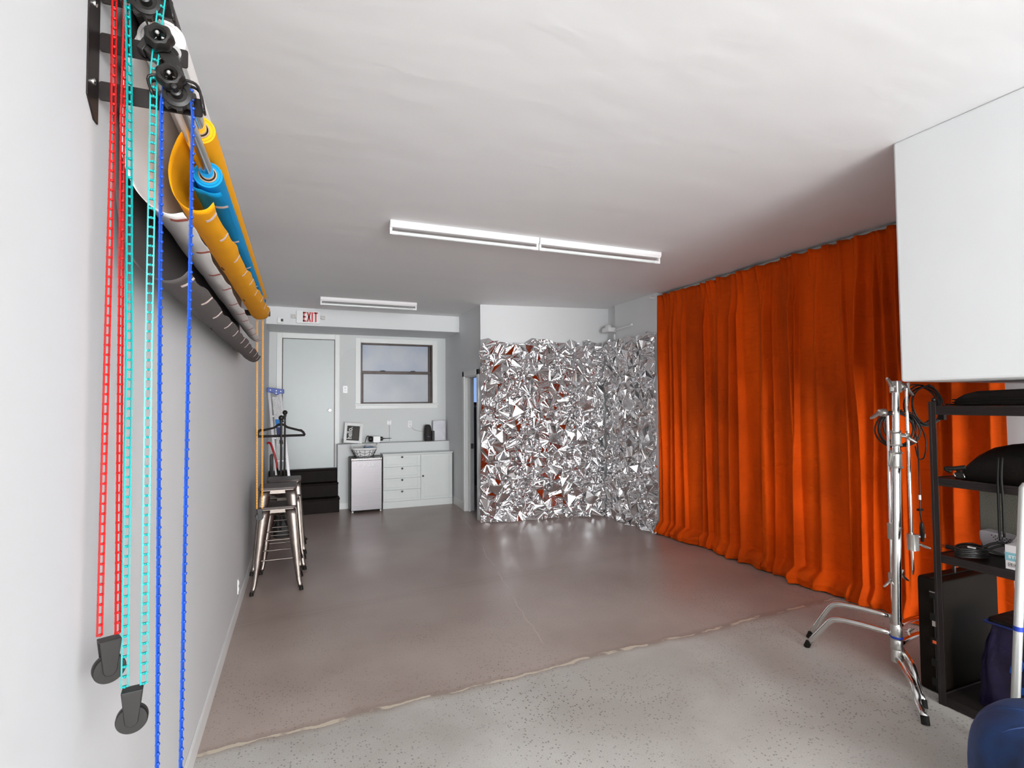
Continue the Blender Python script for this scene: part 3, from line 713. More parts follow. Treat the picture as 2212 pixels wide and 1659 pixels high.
# ------------------------------------------------------------------ backdrop brackets
def bracket(y, label, n=6):
    b_ = thing('backdrop_wall_bracket', (XL, y, 2.45), label, 'bracket', 'backdrop brackets on the left wall')
    ztop = 2.44+n*.122
    m = MB(); m.prism([(y-.075, 2.425), (y-.075, 3.10), (y-.004, 3.10), (y-.004, 2.385), (y-.03, 2.385)], lambda p, h: (h, p[0], p[1]), XL, XL+.004)
    m.build('wall_plate', BLACKM, b_, bevel=.0015)
    for i in range(n):
        z = 2.442+i*.122
        if z > 3.03: break
        tip = -.240-.035*i
        m = MB(); m.rbox(XL+.004, tip, y-.006, y-.002, z+.006, z+.053, .006, 'y', 3); m.build('arm', BLACKM, b_)
    for z in (2.47, 2.66, 2.9):
        m = MB(); m.lathe([(.008, 0), (.0075, .004), (.004, .006), (0, .0062)], (XL+.004, y-.045, z), 'x', 12); m.build('screw', CHROME, b_, smooth='auto')
    return b_
YN = 1.55
bracket(YN, 'black steel hook bracket nearest on the left wall carrying the paper roll ends')
bracket(4.90, 'black steel hook bracket at the far end of the paper rolls')

def lobed(m, c, r, depth, lobes=6, hole=.45, amp=.09):
    # scalloped hand wheel with a deep round socket, facing -y
    amp = .055; lobes = 7; n = 70; prof = [(r*hole, depth*.8), (r*hole, -.0), (r*.62, -.006), (r*.80, -.005), (r, .004), (r, depth*.7), (r*.8, depth), (r*hole, depth)]
    vs = []
    for pr, h in prof:
        for k in range(n):
            t = 2*PI*k/n; q = pr*(1+amp*math.cos(lobes*t)) if pr > r*.7 else pr
            vs.append((c[0]+q*math.cos(t), c[1]+h, c[2]+q*math.sin(t)))
    M_ = len(prof)
    m.add(vs, [(i*n+k, i*n+(k+1) % n, ((i+1) % M_)*n+(k+1) % n, ((i+1) % M_)*n+k) for i in range(M_) for k in range(n)])
def lerp_prof(a, b, t): return [(p[0]+(q[0]-p[0])*t, p[1]+(q[1]-p[1])*t) for p, q in zip(a, b)]
def paper_roll(name, ax, az, r, ys, ye, m_paper, prof_near, prof_far, label, tapes, tmat, knob=None, sprock=None, marks=(), seed=1, wave=.0035):
    rg = random.Random(seed)
    t_ = thing('backdrop_paper_roll', (ax, YN, az), label, 'paper roll', 'seamless paper rolls on the left wall')
    m = MB(); m.cyl((ax, YN-.012, az), (ax, 4.905, az), .0215, n=24); m.build('support_pole', CHROME, t_, smooth='auto')
    n = 36; ri = .0285
    m = MB(); pr = [(ri, ys-.002), (r*.82, ys-.002), (r*.82, ys+.0012), (r*.86, ys+.0012), (r*.86, ys-.001), (r, ys-.001), (r, ye), (ri, ye)]
    m.lathe([(a, b) for a, b in pr], (ax, 0, az), 'y', n)
    m.f = [f for f in m.f if len(f) == 4]
    m.add([(ax+ri*math.cos(2*PI*k/n), y, az+ri*math.sin(2*PI*k/n)) for y in (ys-.002, ye) for k in range(n)], [(k, (k+1) % n, n+(k+1) % n, n+k) for k in range(n)])
    roll = m.build('paper_roll', m_paper, t_, smooth='auto')
    m = MB(); m.lathe([(.0245, ys+.10), (.0245, ys-.006), (.0285, ys-.006), (.0285, ys+.10)], (ax, 0, az), 'y', n); m.f = [f for f in m.f if len(f) == 4]
    m.build('cardboard_core', CARD, t_, smooth='auto')
    # loose sheet hanging from the roll
    def dense(pf):
        return [(v.x, v.y) for v in smooth_path([Vector((a, b, 0)) for a, b in pf], 7)]
    A, B = dense(prof_near), dense(prof_far); NY = 60; rows = []
    phs = [rg.uniform(0, 6) for _ in range(4)]
    for i in range(NY+1):
        t = i/NY; y = ys-.0+(ye-ys)*t; pf = lerp_prof(A, B, t); K_ = len(pf)
        row = []
        for k, (x, z) in enumerate(pf):
            e = (k/(K_-1))**2
            wv = wave*e*(math.sin(y*9+phs[0])+.6*math.sin(y*21+phs[1]))
            ze = wave*.8*(k/(K_-1))**8*math.sin(y*31+phs[2])
            row.append((x+wv, y, z+wv*.6+ze))
        rows.append(row)
    m = MB(); m.grid(rows, flip=True); sh = m.build('hanging_sheet', m_paper, t_, smooth=True, solid=.0009)
    # tape tabs across the free edge
    for i in range(tapes):
        ty = ys+.12+(ye-ys-.24)*(i+rg.uniform(-.08, .08))/(max(1, tapes-1)); ia = min(NY-1, max(1, int((ty-ys)/(ye-ys)*NY)))
        P_ = [Vector(p) for p in rows[ia]]; K_ = len(P_); L_ = 0; strip = []
        for k in range(K_-1, 0, -1):
            d = (P_[k]-P_[k-1]); nn = Vector((d.z, 0, -d.x)).normalized()*.0013
            strip.append(P_[k]+nn); L_ += d.length
            if L_ > .045: break
        if len(strip) < 2: strip.append(P_[-3])
        mm = MB(); sk = rg.uniform(-.02, .02); q = len(strip)
        mm.grid([[tuple(p+Vector((0, -.010+sk*k/q, 0))) for k, p in enumerate(strip)], [tuple(p+Vector((0, .010+sk*k/q, 0))) for k, p in enumerate(strip)]])
        mm.build('tape_tab', tmat, sh, solid=.0004)
    for (mt, mk_) in marks:
        ia = int(mt*NY); P_ = [Vector(p) for p in rows[ia]]; kk = int(mk_*(len(P_)-1)); a_ = P_[kk]; d = (P_[kk]-P_[kk-1]).normalized(); nn = Vector((d.z, 0, -d.x))
        mm = MB(); mm.tube([a_+nn*.0015+Vector((0, .022*math.cos(2*PI*q/20), 0))+d*.008*math.sin(2*PI*q/20) for q in range(20)], .0016, 6, closed=True); mm.build('oval_ring', BLACKP, sh, smooth=True)
    if knob:
        kx, kz = knob
        m = MB(); lobed(m, (kx, YN-.075, kz), .031, .028); m.build('knob', BLACKP, t_, smooth='auto')
        m = MB(); m.cyl((kx, YN-.084, kz), (kx+.002, YN-.03, kz-.012), .0050); m.sphere((kx, YN-.084, kz), .0050, 8); m.build('threaded_bolt', CHROME, t_, smooth='auto')
        m = MB(); m.tube([(kx, YN-.050, kz), (kx+.006, YN-.02, kz-.02), (ax, YN-.004, az)], [.014, .016, .018], 16); m.build('clamp_neck', BLACKP, t_, smooth='auto')
    if sprock:
        sx_, sz_ = sprock; yb = YN-.038
        m = MB(); n = 48; vs = []
        for yv in (yb-.006, yb+.006):
            for k in range(n):
                t = 2*PI*k/n; q = .041 if (k % 6) < 3 else .033
                vs.append((sx_+q*math.cos(t), yv, sz_+q*math.sin(t)))
        m.add(vs, [(k, (k+1) % n, n+(k+1) % n, n+k) for k in range(n)]+[tuple(range(n)), tuple(range(n, 2*n))[::-1]])
        m.lathe([(.031, yb-.006), (.032, yb-.010), (.023, yb-.012), (.022, yb-.008), (.013, yb-.008), (.012, yb-.024), (.007, yb-.026), (.006, yb-.045), (0, yb-.046)], (sx_, 0, sz_), 'y', 24)
        m.lathe([(.020, yb+.005), (.020, YN-.003)], (sx_, 0, sz_), 'y', 20)
        m.build('sprocket', BLACKP, t_, smooth='auto')
        m = MB()
        for yv in (yb-.012, yb+.012):
            m.tube(smooth_path([(sx_-.052, yv, sz_-.012), (sx_-.060, yv, sz_+.030), (sx_-.02, yv, sz_+.037), (sx_+.002, yv, sz_+.030), (sx_+.02, yv, sz_+.037), (sx_+.046, yv, sz_+.026), (sx_+.058, yv, sz_-.030)], 4), .0035, 8)
        for a, b_ in ((-.052, -.012), (.058, -.030), (-.060, .030)): m.cyl((sx_+a, yb-.012, sz_+b_), (sx_+a, yb+.012, sz_+b_), .0035, n=8)
        m.build('chain_guard', BLACKP, t_, smooth=True)
    return t_
YE = 4.78
paper_roll('b', -.299, 2.490, .045, 2.04, YE, P_BLUE,
    [(-.344, 2.490), (-.351, 2.470), (-.349, 2.452), (-.336, 2.440), (-.315, 2.436), (-.293, 2.430), (-.272, 2.430), (-.255, 2.436)],
    [(-.344, 2.490), (-.349, 2.472), (-.345, 2.458), (-.330, 2.448), (-.310, 2.440), (-.290, 2.437), (-.272, 2.440), (-.256, 2.450)],
    'bright blue paper roll, lowest and foremost of the four rolls', 6, TAPE, knob=(-.301, 2.507), sprock=(-.290, 2.476), seed=2)
paper_roll('y', -.310, 2.600, .045, 1.95, YE+.03, P_YEL,
    [(-.355, 2.600), (-.374, 2.560), (-.392, 2.500), (-.397, 2.440), (-.384, 2.380), (-.358, 2.345), (-.325, 2.331), (-.293, 2.338), (-.273, 2.362)],
    [(-.355, 2.600), (-.378, 2.570), (-.395, 2.520), (-.395, 2.470), (-.372, 2.430), (-.335, 2.408), (-.292, 2.410), (-.255, 2.430), (-.236, 2.478)],
    'golden yellow paper roll with a long loose loop hanging in front of the white one', 9, TAPE, knob=(-.326, 2.600), marks=((.34, .62), (.68, .62)), seed=5)
paper_roll('w', -.358, 2.700, .057, 1.66, YE-.05, P_WHITE,
    [(-.415, 2.700), (-.438, 2.630), (-.449, 2.500), (-.445, 2.388), (-.430, 2.320), (-.403, 2.268), (-.365, 2.234), (-.331, 2.222), (-.298, 2.229)],
    [(-.415, 2.700), (-.436, 2.630), (-.447, 2.500), (-.443, 2.390), (-.425, 2.318), (-.398, 2.262), (-.365, 2.222), (-.331, 2.208), (-.300, 2.225)],
    'white paper roll with a deep loose loop between the yellow and dark grey ones', 10, TAPER, sprock=(-.358, 2.694), marks=((.30, .62),), seed=9)
paper_roll('g', -.392, 2.822, .052, 1.66, YE-.03, P_GREY,
    [(-.444, 2.822), (-.457, 2.700), (-.460, 2.540), (-.460, 2.400), (-.457, 2.279), (-.445, 2.182), (-.424, 2.105), (-.390, 2.058), (-.345, 2.038), (-.308, 2.048), (-.286, 2.072)],
    [(-.444, 2.822), (-.457, 2.700), (-.460, 2.540), (-.460, 2.400), (-.457, 2.279), (-.447, 2.182), (-.428, 2.110), (-.396, 2.062), (-.355, 2.045), (-.322, 2.060), (-.300, 2.092)],
    'dark grey paper roll, highest of the four, its loop hanging lowest against the wall', 10, TAPE, sprock=(-.395, 2.815), marks=((.42, .66), (.74, .66)), seed=13)
# end cap with foot on the middle arm
cap = thing('roller_end_cap', (-.325, YN-.02, 2.61), 'black end plug with footed knob hooked on the middle bracket arm', 'end cap')
m = MB(); m.prism([(-.333, 2.612), (-.312, 2.595), (-.288, 2.566), (-.280, 2.545), (-.290, 2.532), (-.308, 2.536), (-.332, 2.570), (-.348, 2.598)], lambda p, h: (p[0], h, p[1]), YN-.048, YN-.012); m.build('foot', BLACKP, cap, bevel=.004)
m = MB(); m.box(-.374, -.322, YN-.044, YN-.014, 2.565, 2.581, rot=Matrix.Rotation(.7, 3, 'Y')); m.box(-.372, -.356, YN-.046, YN-.014, 2.572, 2.604, rot=Matrix.Rotation(.5, 3, 'Y')); m.build('locking_tab', BLACKP, cap, bevel=.002)

# ------------------------------------------------------------------ pull chains
def chain_strand(m, pts, pitch=.0232, w=.010, ang=0., rr=.0016, ball=.0046):
    # ladder chain: two rails, a rung with a small barb at every pitch
    P_ = [Vector(p) for p in pts]; seg = []
    tot = sum((P_[i+1]-P_[i]).length for i in range(len(P_)-1)); n = int(tot/pitch)
    def at(s):
        for i in range(len(P_)-1):
            L_ = (P_[i+1]-P_[i]).length
            if s <= L_ or i == len(P_)-2: return P_[i].lerp(P_[i+1], min(1, s/L_)), (P_[i+1]-P_[i]).normalized()
            s -= L_
    prev = None
    for k in range(n+1):
        c, d = at(k*pitch); a = ang(k/n) if callable(ang) else ang
        w_ = Vector((math.cos(a), math.sin(a), 0)); w_ = (w_-d*w_.dot(d)).normalized()
        q = d.cross(w_)
        L_, R_ = c-w_*w/2, c+w_*w/2
        if prev:
            for A, B in ((prev[0], L_), (prev[1], R_)):
                m.add([A+w_*rr+q*rr, A-w_*rr+q*rr, A-w_*rr-q*rr, A+w_*rr-q*rr, B+w_*rr+q*rr, B-w_*rr+q*rr, B-w_*rr-q*rr, B+w_*rr-q*rr], [(0, 1, 5, 4), (1, 2, 6, 5), (2, 3, 7, 6), (3, 0, 4, 7)])
        h = d*.0022; e = w_*(w/2+.0016); g = q*.0022
        m.add([c-e-h-g, c+e-h-g, c+e+h-g, c-e+h-g, c-e-h+g, c+e-h+g, c+e+h+g, c-e+h+g], [(0, 1, 2, 3), (7, 6, 5, 4), (0, 4, 5, 1), (1, 5, 6, 2), (2, 6, 7, 3), (3, 7, 4, 0)])
        m.sphere(c+q*.003, ball*.75, 6); m.sphere(c+w_*(w/2), ball*.62, 5)
        prev = (L_, R_)
def weight(m_parent, x, y, z, rot, s=1.):
    # pulley weight: strap over a disc
    Rm = Matrix.Rotation(rot, 3, 'Z')
    def tf(mb): mb.v = [tuple(Vector((x, y, z))+Rm@(Vector(p)*s)) for p in mb.v]; return mb
    m = MB(); m.lathe([(0, -.011), (.030, -.011), (.032, -.008), (.032, .008), (.030, .011), (0, .011)], (0, 0, -.030), 'y', 40); tf(m).build('pulley_disc', BLACKP, m_parent, smooth='auto')
    m = MB()
    for ys in (-1, 1):
        m.prism([(-.021, .036), (.021, .036), (.013, -.034), (.008, -.041), (0, -.044), (-.008, -.041), (-.013, -.034)], lambda p, h: (p[0], h, p[1]), ys*.013, ys*.017)
    m.box(-.021, .021, -.017, .017, .034, .038); tf(m).build('pulley_strap', BLACKP, m_parent, bevel=.0015)
YC = YN-.045
# red, from a roller above the frame
ch = thing('pull_chain', (-.41, YC, 1.1), 'red plastic pull chain loop nearest the left wall', 'chain', 'pull chains')
m = MB(); chain_strand(m, [(-.424, YC-.006, 2.98), (-.421, YC, 2.4), (-.427, YC, 1.152)], ang=lambda t: .95-.3*t, w=.0095)
m.build('chain_strand', RED, ch)
m = MB(); chain_strand(m, [(-.400, YC+.006, 2.98), (-.402, YC, 2.4), (-.392, YC, 1.152)], ang=lambda t: 1.35-.35*t, w=.011); m.build('chain_strand', RED, ch)
weight(ch, -.408, YC, 1.122, .45)
ch = thing('pull_chain', (-.36, YC, 1.0), 'teal plastic pull chain loop between the red and blue ones', 'chain', 'pull chains')
m = MB(); chain_strand(m, [(-.400, YC, 2.76), (-.390, YC, 2.5), (-.380, YC, 1.8), (-.377, YC, 1.035)], ang=lambda t: 1.15-.85*t, w=.012); m.build('chain_strand', TEAL, ch)
m = MB(); chain_strand(m, [(-.322, YC, 2.76), (-.330, YC, 2.66), (-.340, YC, 2.53), (-.341, YC, 1.8), (-.339, YC, 1.04)], ang=lambda t: .3, w=.013); m.build('chain_strand', TEAL, ch)
weight(ch, -.361, YC, .998, .15)
ch = thing('pull_chain', (-.28, YC, .62), 'royal blue plastic pull chain loop hanging from the lowest roller', 'chain', 'pull chains')
m = MB(); chain_strand(m, [(-.305, YN-.038, 2.512), (-.320, YN-.038, 2.500), (-.3245, YN-.040, 2.44), (-.308, YC, .66)], ang=1.3, w=.008, ball=.0052); m.build('chain_strand', BLUEP, ch)
m = MB(); chain_strand(m, [(-.276, YN-.038, 2.514), (-.262, YN-.038, 2.496), (-.2565, YN-.040, 2.43), (-.262, YC, .66)], ang=1.3, w=.008, ball=.0052); m.build('chain_strand', BLUEP, ch)
weight(ch, -.285, YC, .63, .2)
ch = thing('pull_chain', (-.31, 4.87, .8), 'thin yellow pull chain loop hanging at the far bracket in front of the stools', 'chain', 'pull chains')
m = MB(); chain_strand(m, [(-.345, 4.93, 2.66), (-.338, 4.93, 1.7), (-.331, 4.93, .82)], ang=.3, w=.008); m.build('chain_strand', YELP, ch)
m = MB(); chain_strand(m, [(-.300, 4.93, 2.66), (-.296, 4.93, 1.7), (-.291, 4.93, .82)], ang=.3, w=.008); m.build('chain_strand', YELP, ch)
weight(ch, -.311, 4.93, .79, .2)

# ------------------------------------------------------------------ bar stools
def make_stool():
    r = thing('metal_bar_stool', (0, 0, 0), None, 'stool', 'stacked metal bar stools')
    H = .765; ht_ = .150; hb = .205
    m = MB(); m.rbox(-.165, .165, -.165, .165, H-.022, H, .035, 'z', 6); m.build('seat', WOODD, r, bevel=.004)
    m = MB(); m.rbox(-.155, .155, -.155, .155, H-.06, H-.022, .03, 'z', 6); m.build('seat_frame', GUN, r, bevel=.003)
    for sx in (-1, 1):
        for sy in (-1, 1):
            m = MB()
            # folded sheet leg: wide at the top, tapering, flared foot
            def sec(z):
                t = (H-.03-z)/(H-.03); c = ht_+(hb-ht_)*min(1, t*1.05); w = .088*(1-t)+.030*t
                if z < .09: c += .012*(1-z/.09)
                return c, w
            rows = []
            for z in (H-.03, H-.09, H-.2, .5, .35, .2, .12, .085, .055, .03):
                c, w = sec(z)
                rows.append([(sx*(c-w), sy*(c+.004), z), (sx*(c-.012), sy*(c+.004), z), (sx*(c-.002), sy*(c-.0), z), (sx*(c+.004), sy*(c-.012), z), (sx*(c+.004), sy*(c-w), z)])
            m.grid(rows); lg = m.build('leg', GUN, r, smooth='auto', solid=.003)
            c = sec(.02)[0]-.010
            m = MB(); m.cyl((sx*c, sy*c, .03), (sx*(c+.002), sy*(c+.002), 0), .017, .018, 14); m.build('foot_cap', RUBBER, lg, smooth='auto')
    def cc(z): return ht_+(hb-ht_)*(H-.03-z)/(H-.03)*1.05
    for a, b_, z in (((-1, -1), (1, -1), .29), ((-1, 1), (1, 1), .29), ((-1, -1), (-1, 1), .22), ((1, -1), (1, 1), .22)):
        c = cc(z)-.012; m = MB(); m.cyl((a[0]*c, a[1]*c, z), (b_[0]*c, b_[1]*c, z), .0065, n=10); m.build('footrest_bar', GUN, r, smooth='auto')
    c = .13
    m = MB(); m.tube([(-c, -c, H-.075), (0, 0, H-.10), (c, c, H-.075)], .007, 8); m.tube([(-c, c, H-.075), (0, 0, H-.115), (c, -c, H-.075)], .007, 8); m.build('cross_brace', GUN, r, smooth=True)
    return r
s0 = make_stool(); s0.location = (-.185, 5.475, 0); s0['label'] = 'lower metal bar stool of the stack, its seat glimpsed beneath the upper seat'
s1 = copy_tree(s0); s1.location = (-.188, 5.50, .172); s1['label'] = 'upper metal bar stool with dark wood seat on top of the stack'
s2 = copy_tree(s0); s2.location = (-.150, 6.12, .155); s2['label'] = 'metal bar stool stacked behind the front pair, only its dark seat showing'
s3 = copy_tree(s0); s3.location = (-.150, 6.10, 0); s3['label'] = "bottom bar stool of the rear stack, glimpsed between the front stools' legs"

# ------------------------------------------------------------------ garment rack end-on behind the stools
gr = thing('garment_rack', (-.18, 6.75, 0), 'black garment rack seen end-on behind the stools, with ball finials', 'clothes rack')
for y, zt in ((6.45, 1.55), (7.15, 1.60)):
    x = -.195 if y < 6.7 else -.175
    m = MB(); m.cyl((x, y, .30), (x, y, zt-.02), .0115, n=14); p = m.build('upright', BLACKM, gr, smooth='auto')
    m = MB(); m.sphere((x, y, zt), .030); m.cyl((x, y, zt-.05), (x, y, zt-.02), .017); m.build('ball_finial', BLACKM, p, smooth='auto')
    for s_ in (-1, 1):
        m = MB(); xe = x+s_*.25; m.tube(smooth_path([(x+s_*.01, y, .50), (x+s_*.12, y, .25), (xe, y, .012)]), .012, 10); m.cyl((xe-.012, y-.02, .012), (xe+.012, y+.02, .012), .012); m.build('leg', BLACKM, gr, smooth=True)
m = MB(); m.cyl((-.195, 6.45, 1.50), (-.175, 7.15, 1.50), .010); m.build('top_rail', BLACKM, gr, smooth='auto')
m = MB(); m.cyl((-.195, 6.45, .32), (-.175, 7.15, .32), .010); m.build('bottom_rail', BLACKM, gr, smooth='auto')
hg = thing('coat_hanger', (-.19, 6.52, 1.35), 'black velvet coat hanger hanging on the rack', 'coat hanger')
m = MB(); cx, hy = -.200, 6.53
def H2(pts): return [(cx+a, hy, 1.345+b) for a, b in pts]
out = [(-.245, -.003), (-.255, .030), (-.245, .062), (-.215, .085), (-.19, .080), (-.10, .098), (-.07, .108), (-.035, .138), (0, .146), (.035, .138), (.07, .108), (.10, .098), (.19, .072), (.215, .070), (.245, .045), (.262, .010), (.250, -.012), (0, -.014), (-.235, -.014)]
inn = [(-.222, .016), (-.225, .030), (-.215, .050), (-.20, .056), (-.18, .056), (-.10, .074), (-.06, .085), (-.025, .112), (0, .120), (.025, .112), (.06, .085), (.10, .072), (.19, .046), (.21, .040), (.225, .026), (.232, .014), (.225, .014), (0, .014), (-.215, .014)]
n = len(out); vs = [(cx+a, hy-.005, 1.345+b) for a, b in out]+[(cx+a, hy-.005, 1.345+b) for a, b in inn]+[(cx+a, hy+.005, 1.345+b) for a, b in out]+[(cx+a, hy+.005, 1.345+b) for a, b in inn]
fs = []
for i in range(n):
    j = (i+1) % n; fs += [(i, j, n+j, n+i), (2*n+i, 3*n+i, 3*n+j, 2*n+j), (i, 2*n+i, 2*n+j, j), (n+i, n+j, 3*n+j, 3*n+i)]
m.add(vs, fs); m.build('hanger_body', mat('black_flock', (.014, .010, .009, 1), .9), hg, bevel=.002)
m = MB(); m.tube(smooth_path([(cx, hy, 1.485), (cx+.002, hy, 1.515), (cx+.022, hy, 1.525), (cx+.024, hy, 1.550), (cx+.002, hy, 1.562), (cx-.016, hy, 1.545)]), .002, 8); m.build('hook', CHROME, hg, smooth=True)

# ------------------------------------------------------------------ ladder, bin, red-handled cart
ld = thing('step_ladder', (-.2, 8.3, 0), 'folded aluminium step ladder with blue top leaning in the corner by the door', 'ladder')
# leaning: base near (-.12, 8.25), top near (-.385, 8.6)
bl, br = Vector((-.24, 8.12, 0)), Vector((-.07, 8.12, 0)); tlft, trgt = Vector((-.43, 8.62, 1.88)), Vector((-.275, 8.60, 1.86))
for a, b_ in ((bl, tlft), (br, trgt)):
    m = MB()
    for k in range(1):
        d = (b_-a).normalized(); s_ = Vector((1, 0, 0))*.018; q = Vector((0, -1, .2)).normalized()*.038
        vs = [a-s_, a+s_, a+s_+q, a-s_+q, b_-s_, b_+s_, b_+s_+q, b_-s_+q]
        m.add(vs, [(0, 1, 5, 4), (1, 2, 6, 5), (2, 3, 7, 6), (3, 0, 4, 7), (0, 3, 2, 1), (4, 5, 6, 7)])
    m.build('side_rail', ALU, ld, bevel=.002)
for i in range(5):
    t = .14+i*.17; a = bl.lerp(tlft, t); b_ = br.lerp(trgt, t)
    m = MB(); m.add([a+Vector((0, -.03, 0)), b_+Vector((0, -.03, 0)), b_+Vector((0, .05, 0)), a+Vector((0, .05, 0))]+[p+Vector((0, 0, -.02)) for p in (a+Vector((0, -.03, 0)), b_+Vector((0, -.03, 0)), b_+Vector((0, .05, 0)), a+Vector((0, .05, 0)))], [(0, 1, 2, 3), (7, 6, 5, 4), (0, 4, 5, 1), (1, 5, 6, 2), (2, 6, 7, 3), (3, 7, 4, 0)])
    m.build('rung', ALU, ld, bevel=.002)
m = MB(); m.prism([(-.455, 1.955), (-.225, 1.925), (-.225, 1.865), (-.28, 1.862), (-.31, 1.845), (-.345, 1.845), (-.37, 1.87), (-.455, 1.885)], lambda p, h: (p[0], h, p[1]), 8.55, 8.66); m.build('top_cap', mat('royal_blue_cap', (.006, .05, .36, 1), .4), ld, bevel=.005)
m = MB()
for x, z in ((-.41, 1.915), (-.33, 1.905), (-.27, 1.895), (-.33, 1.868)): m.cyl((x, 8.552, z), (x, 8.544, z), .009, n=10)
m.build('rivet', WHITEP, ld)
def lpt(s, t): # on the ladder's front plane
    a = bl.lerp(tlft, t); b_ = br.lerp(trgt, t); return a.lerp(b_, s)+Vector((0, -.042, .006))
def lquad(nm, s0_, s1_, t0, t1, m_):
    q = [lpt(s0_, t0), lpt(s1_, t0), lpt(s1_, t1), lpt(s0_, t1)]; k = Vector((0, -.002, 0)); mm = MB(); mm.add(q+[p+k for p in q], [(0, 1, 2, 3), (7, 6, 5, 4), (0, 4, 5, 1), (1, 5, 6, 2), (2, 6, 7, 3), (3, 7, 4, 0)]); mm.build(nm, m_, ld)
lquad('instruction_sheet', .25, .95, .58, .965, two('printed_sheet', (.78, .76, .76, 1), (.30, .30, .32, 1), .6, scale=90, lo=.5, hi=.62, stretch=(1, 1, 3)))
k_ = [c for c in ld.children if c.name.startswith('instruction')][0]; k_.location.y -= .0
lquad2 = lambda *a: lquad(*a)
bl += Vector((0, -.004, 0)); br += Vector((0, -.004, 0)); tlft += Vector((0, -.004, 0)); trgt += Vector((0, -.004, 0))
lquad('blue_label', .32, .88, .735, .79, BLUEL); lquad('navy_label', .34, .68, .665, .73, NAVYL); lquad('barcode', .50, .80, .60, .63, PRINT)

bn = thing('waste_bin', (-.21, 7.55, 0), 'black oblong waste bin standing behind the stool legs', 'bin')
m = MB(); m.rbox(-.31, -.10, 7.42, 7.72, .0, .50, .05, 'z', 6); m.build('body', BLACKP, bn, bevel=.008, smooth='auto')
m = MB(); m.rbox(-.318, -.092, 7.41, 7.73, .50, .54, .055, 'z', 6); m.build('lid', BLACKM, bn, bevel=.01)
hc = thing('hand_cart', (-.36, 7.9, 0), 'folded hand cart with bent red handle and black plate, leaning by the left wall', 'hand cart')
m = MB(); m.tube(smooth_path([(-.415, 7.88, 1.175), (-.375, 7.90, 1.175), (-.335, 7.92, 1.06), (-.300, 7.92, .93), (-.285, 7.92, .82)], 5), .014, 12); m.build('handle', mat('red_enamel', (.42, .006, .010, 1), .3), hc, smooth=True)
m = MB(); m.tube([(-.288, 7.92, .84), (-.245, 7.92, .55), (-.245, 7.92, .10)], .013, 12); m.build('lower_frame', BLACKM, hc, smooth=True)
m = MB(); m.rbox(-.385, -.345, 8.0, 8.26, .0, 1.0, .01, 'z'); m.box(-.345, -.25, 8.0, 8.04, .0, .72); m.build('plate', BLACKP, hc, bevel=.004)
for y in (7.87, 7.97):
    m = MB(); m.lathe([(.02, -.012), (.05, -.012), (.055, 0), (.05, .012), (.02, .012)], (-.245, y, .056), 'y', 20); m.build('wheel', RUBBER, hc, smooth='auto')

# ------------------------------------------------------------------ c-stands
def tube_leg(c, zexit, tip, r=.0175):
    c = Vector((c[0], c[1], 0)); t = Vector((tip[0], tip[1], 0)); d = (t-c).normalized(); L_ = (t-c).length
    P_ = [c+d*.026+Vector((0, 0, zexit)), c+d*(L_*.35)+Vector((0, 0, zexit+.004)), c+d*(L_*.62)+Vector((0, 0, zexit-.004)), c+d*(L_*.70)+Vector((0, 0, zexit-.025)), c+d*(L_*.76)+Vector((0, 0, zexit-.07)), c+d*(L_-.012)+Vector((0, 0, .03))]
    P2 = []
    for i in range(len(P_)-1): P2 += [P_[i].lerp(P_[i+1], k/3) for k in range(3)]
    P2.append(P_[-1])
    for _ in range(2): P2 = [P2[0]]+[(P2[i-1]+P2[i]*2+P2[i+1])/4 for i in range(1, len(P2)-1)]+[P2[-1]]
    m = MB(); m.tube(P2, r, 16); return m, P2[-1], t
def wing(m, c, dirv, up=(0, 0, 1), s=1.):
    # wing-shaped tightening key: stem and two curled blades
    c = Vector(c); d = Vector(dirv).normalized(); u = Vector(up)
    m.cyl(c, c+d*.022*s, .0065*s, n=10)
    e = c+d*.022*s
    m.tube([e-u*.004*s, e+u*.012*s+d*.004*s, e+u*.026*s+d*.018*s, e+u*.032*s+d*.026*s], [.007*s, .0075*s, .006*s, .004*s], 8)
    m.tube([e+u*.002*s, e-u*.012*s+d*.004*s, e-u*.020*s+d*.010*s], [.007*s, .0075*s, .005*s], 8)
def collar(m, x, y, z0, z1, r):
    m.lathe([(r+.004, z0), (r+.006, z0+.004), (r+.004, z0+.010), (r, z0+.012), (r, z1-.012), (r+.003, z1-.010), (r+.005, z1-.004), (r+.003, z1)], (x, y, 0), 'z', 28)
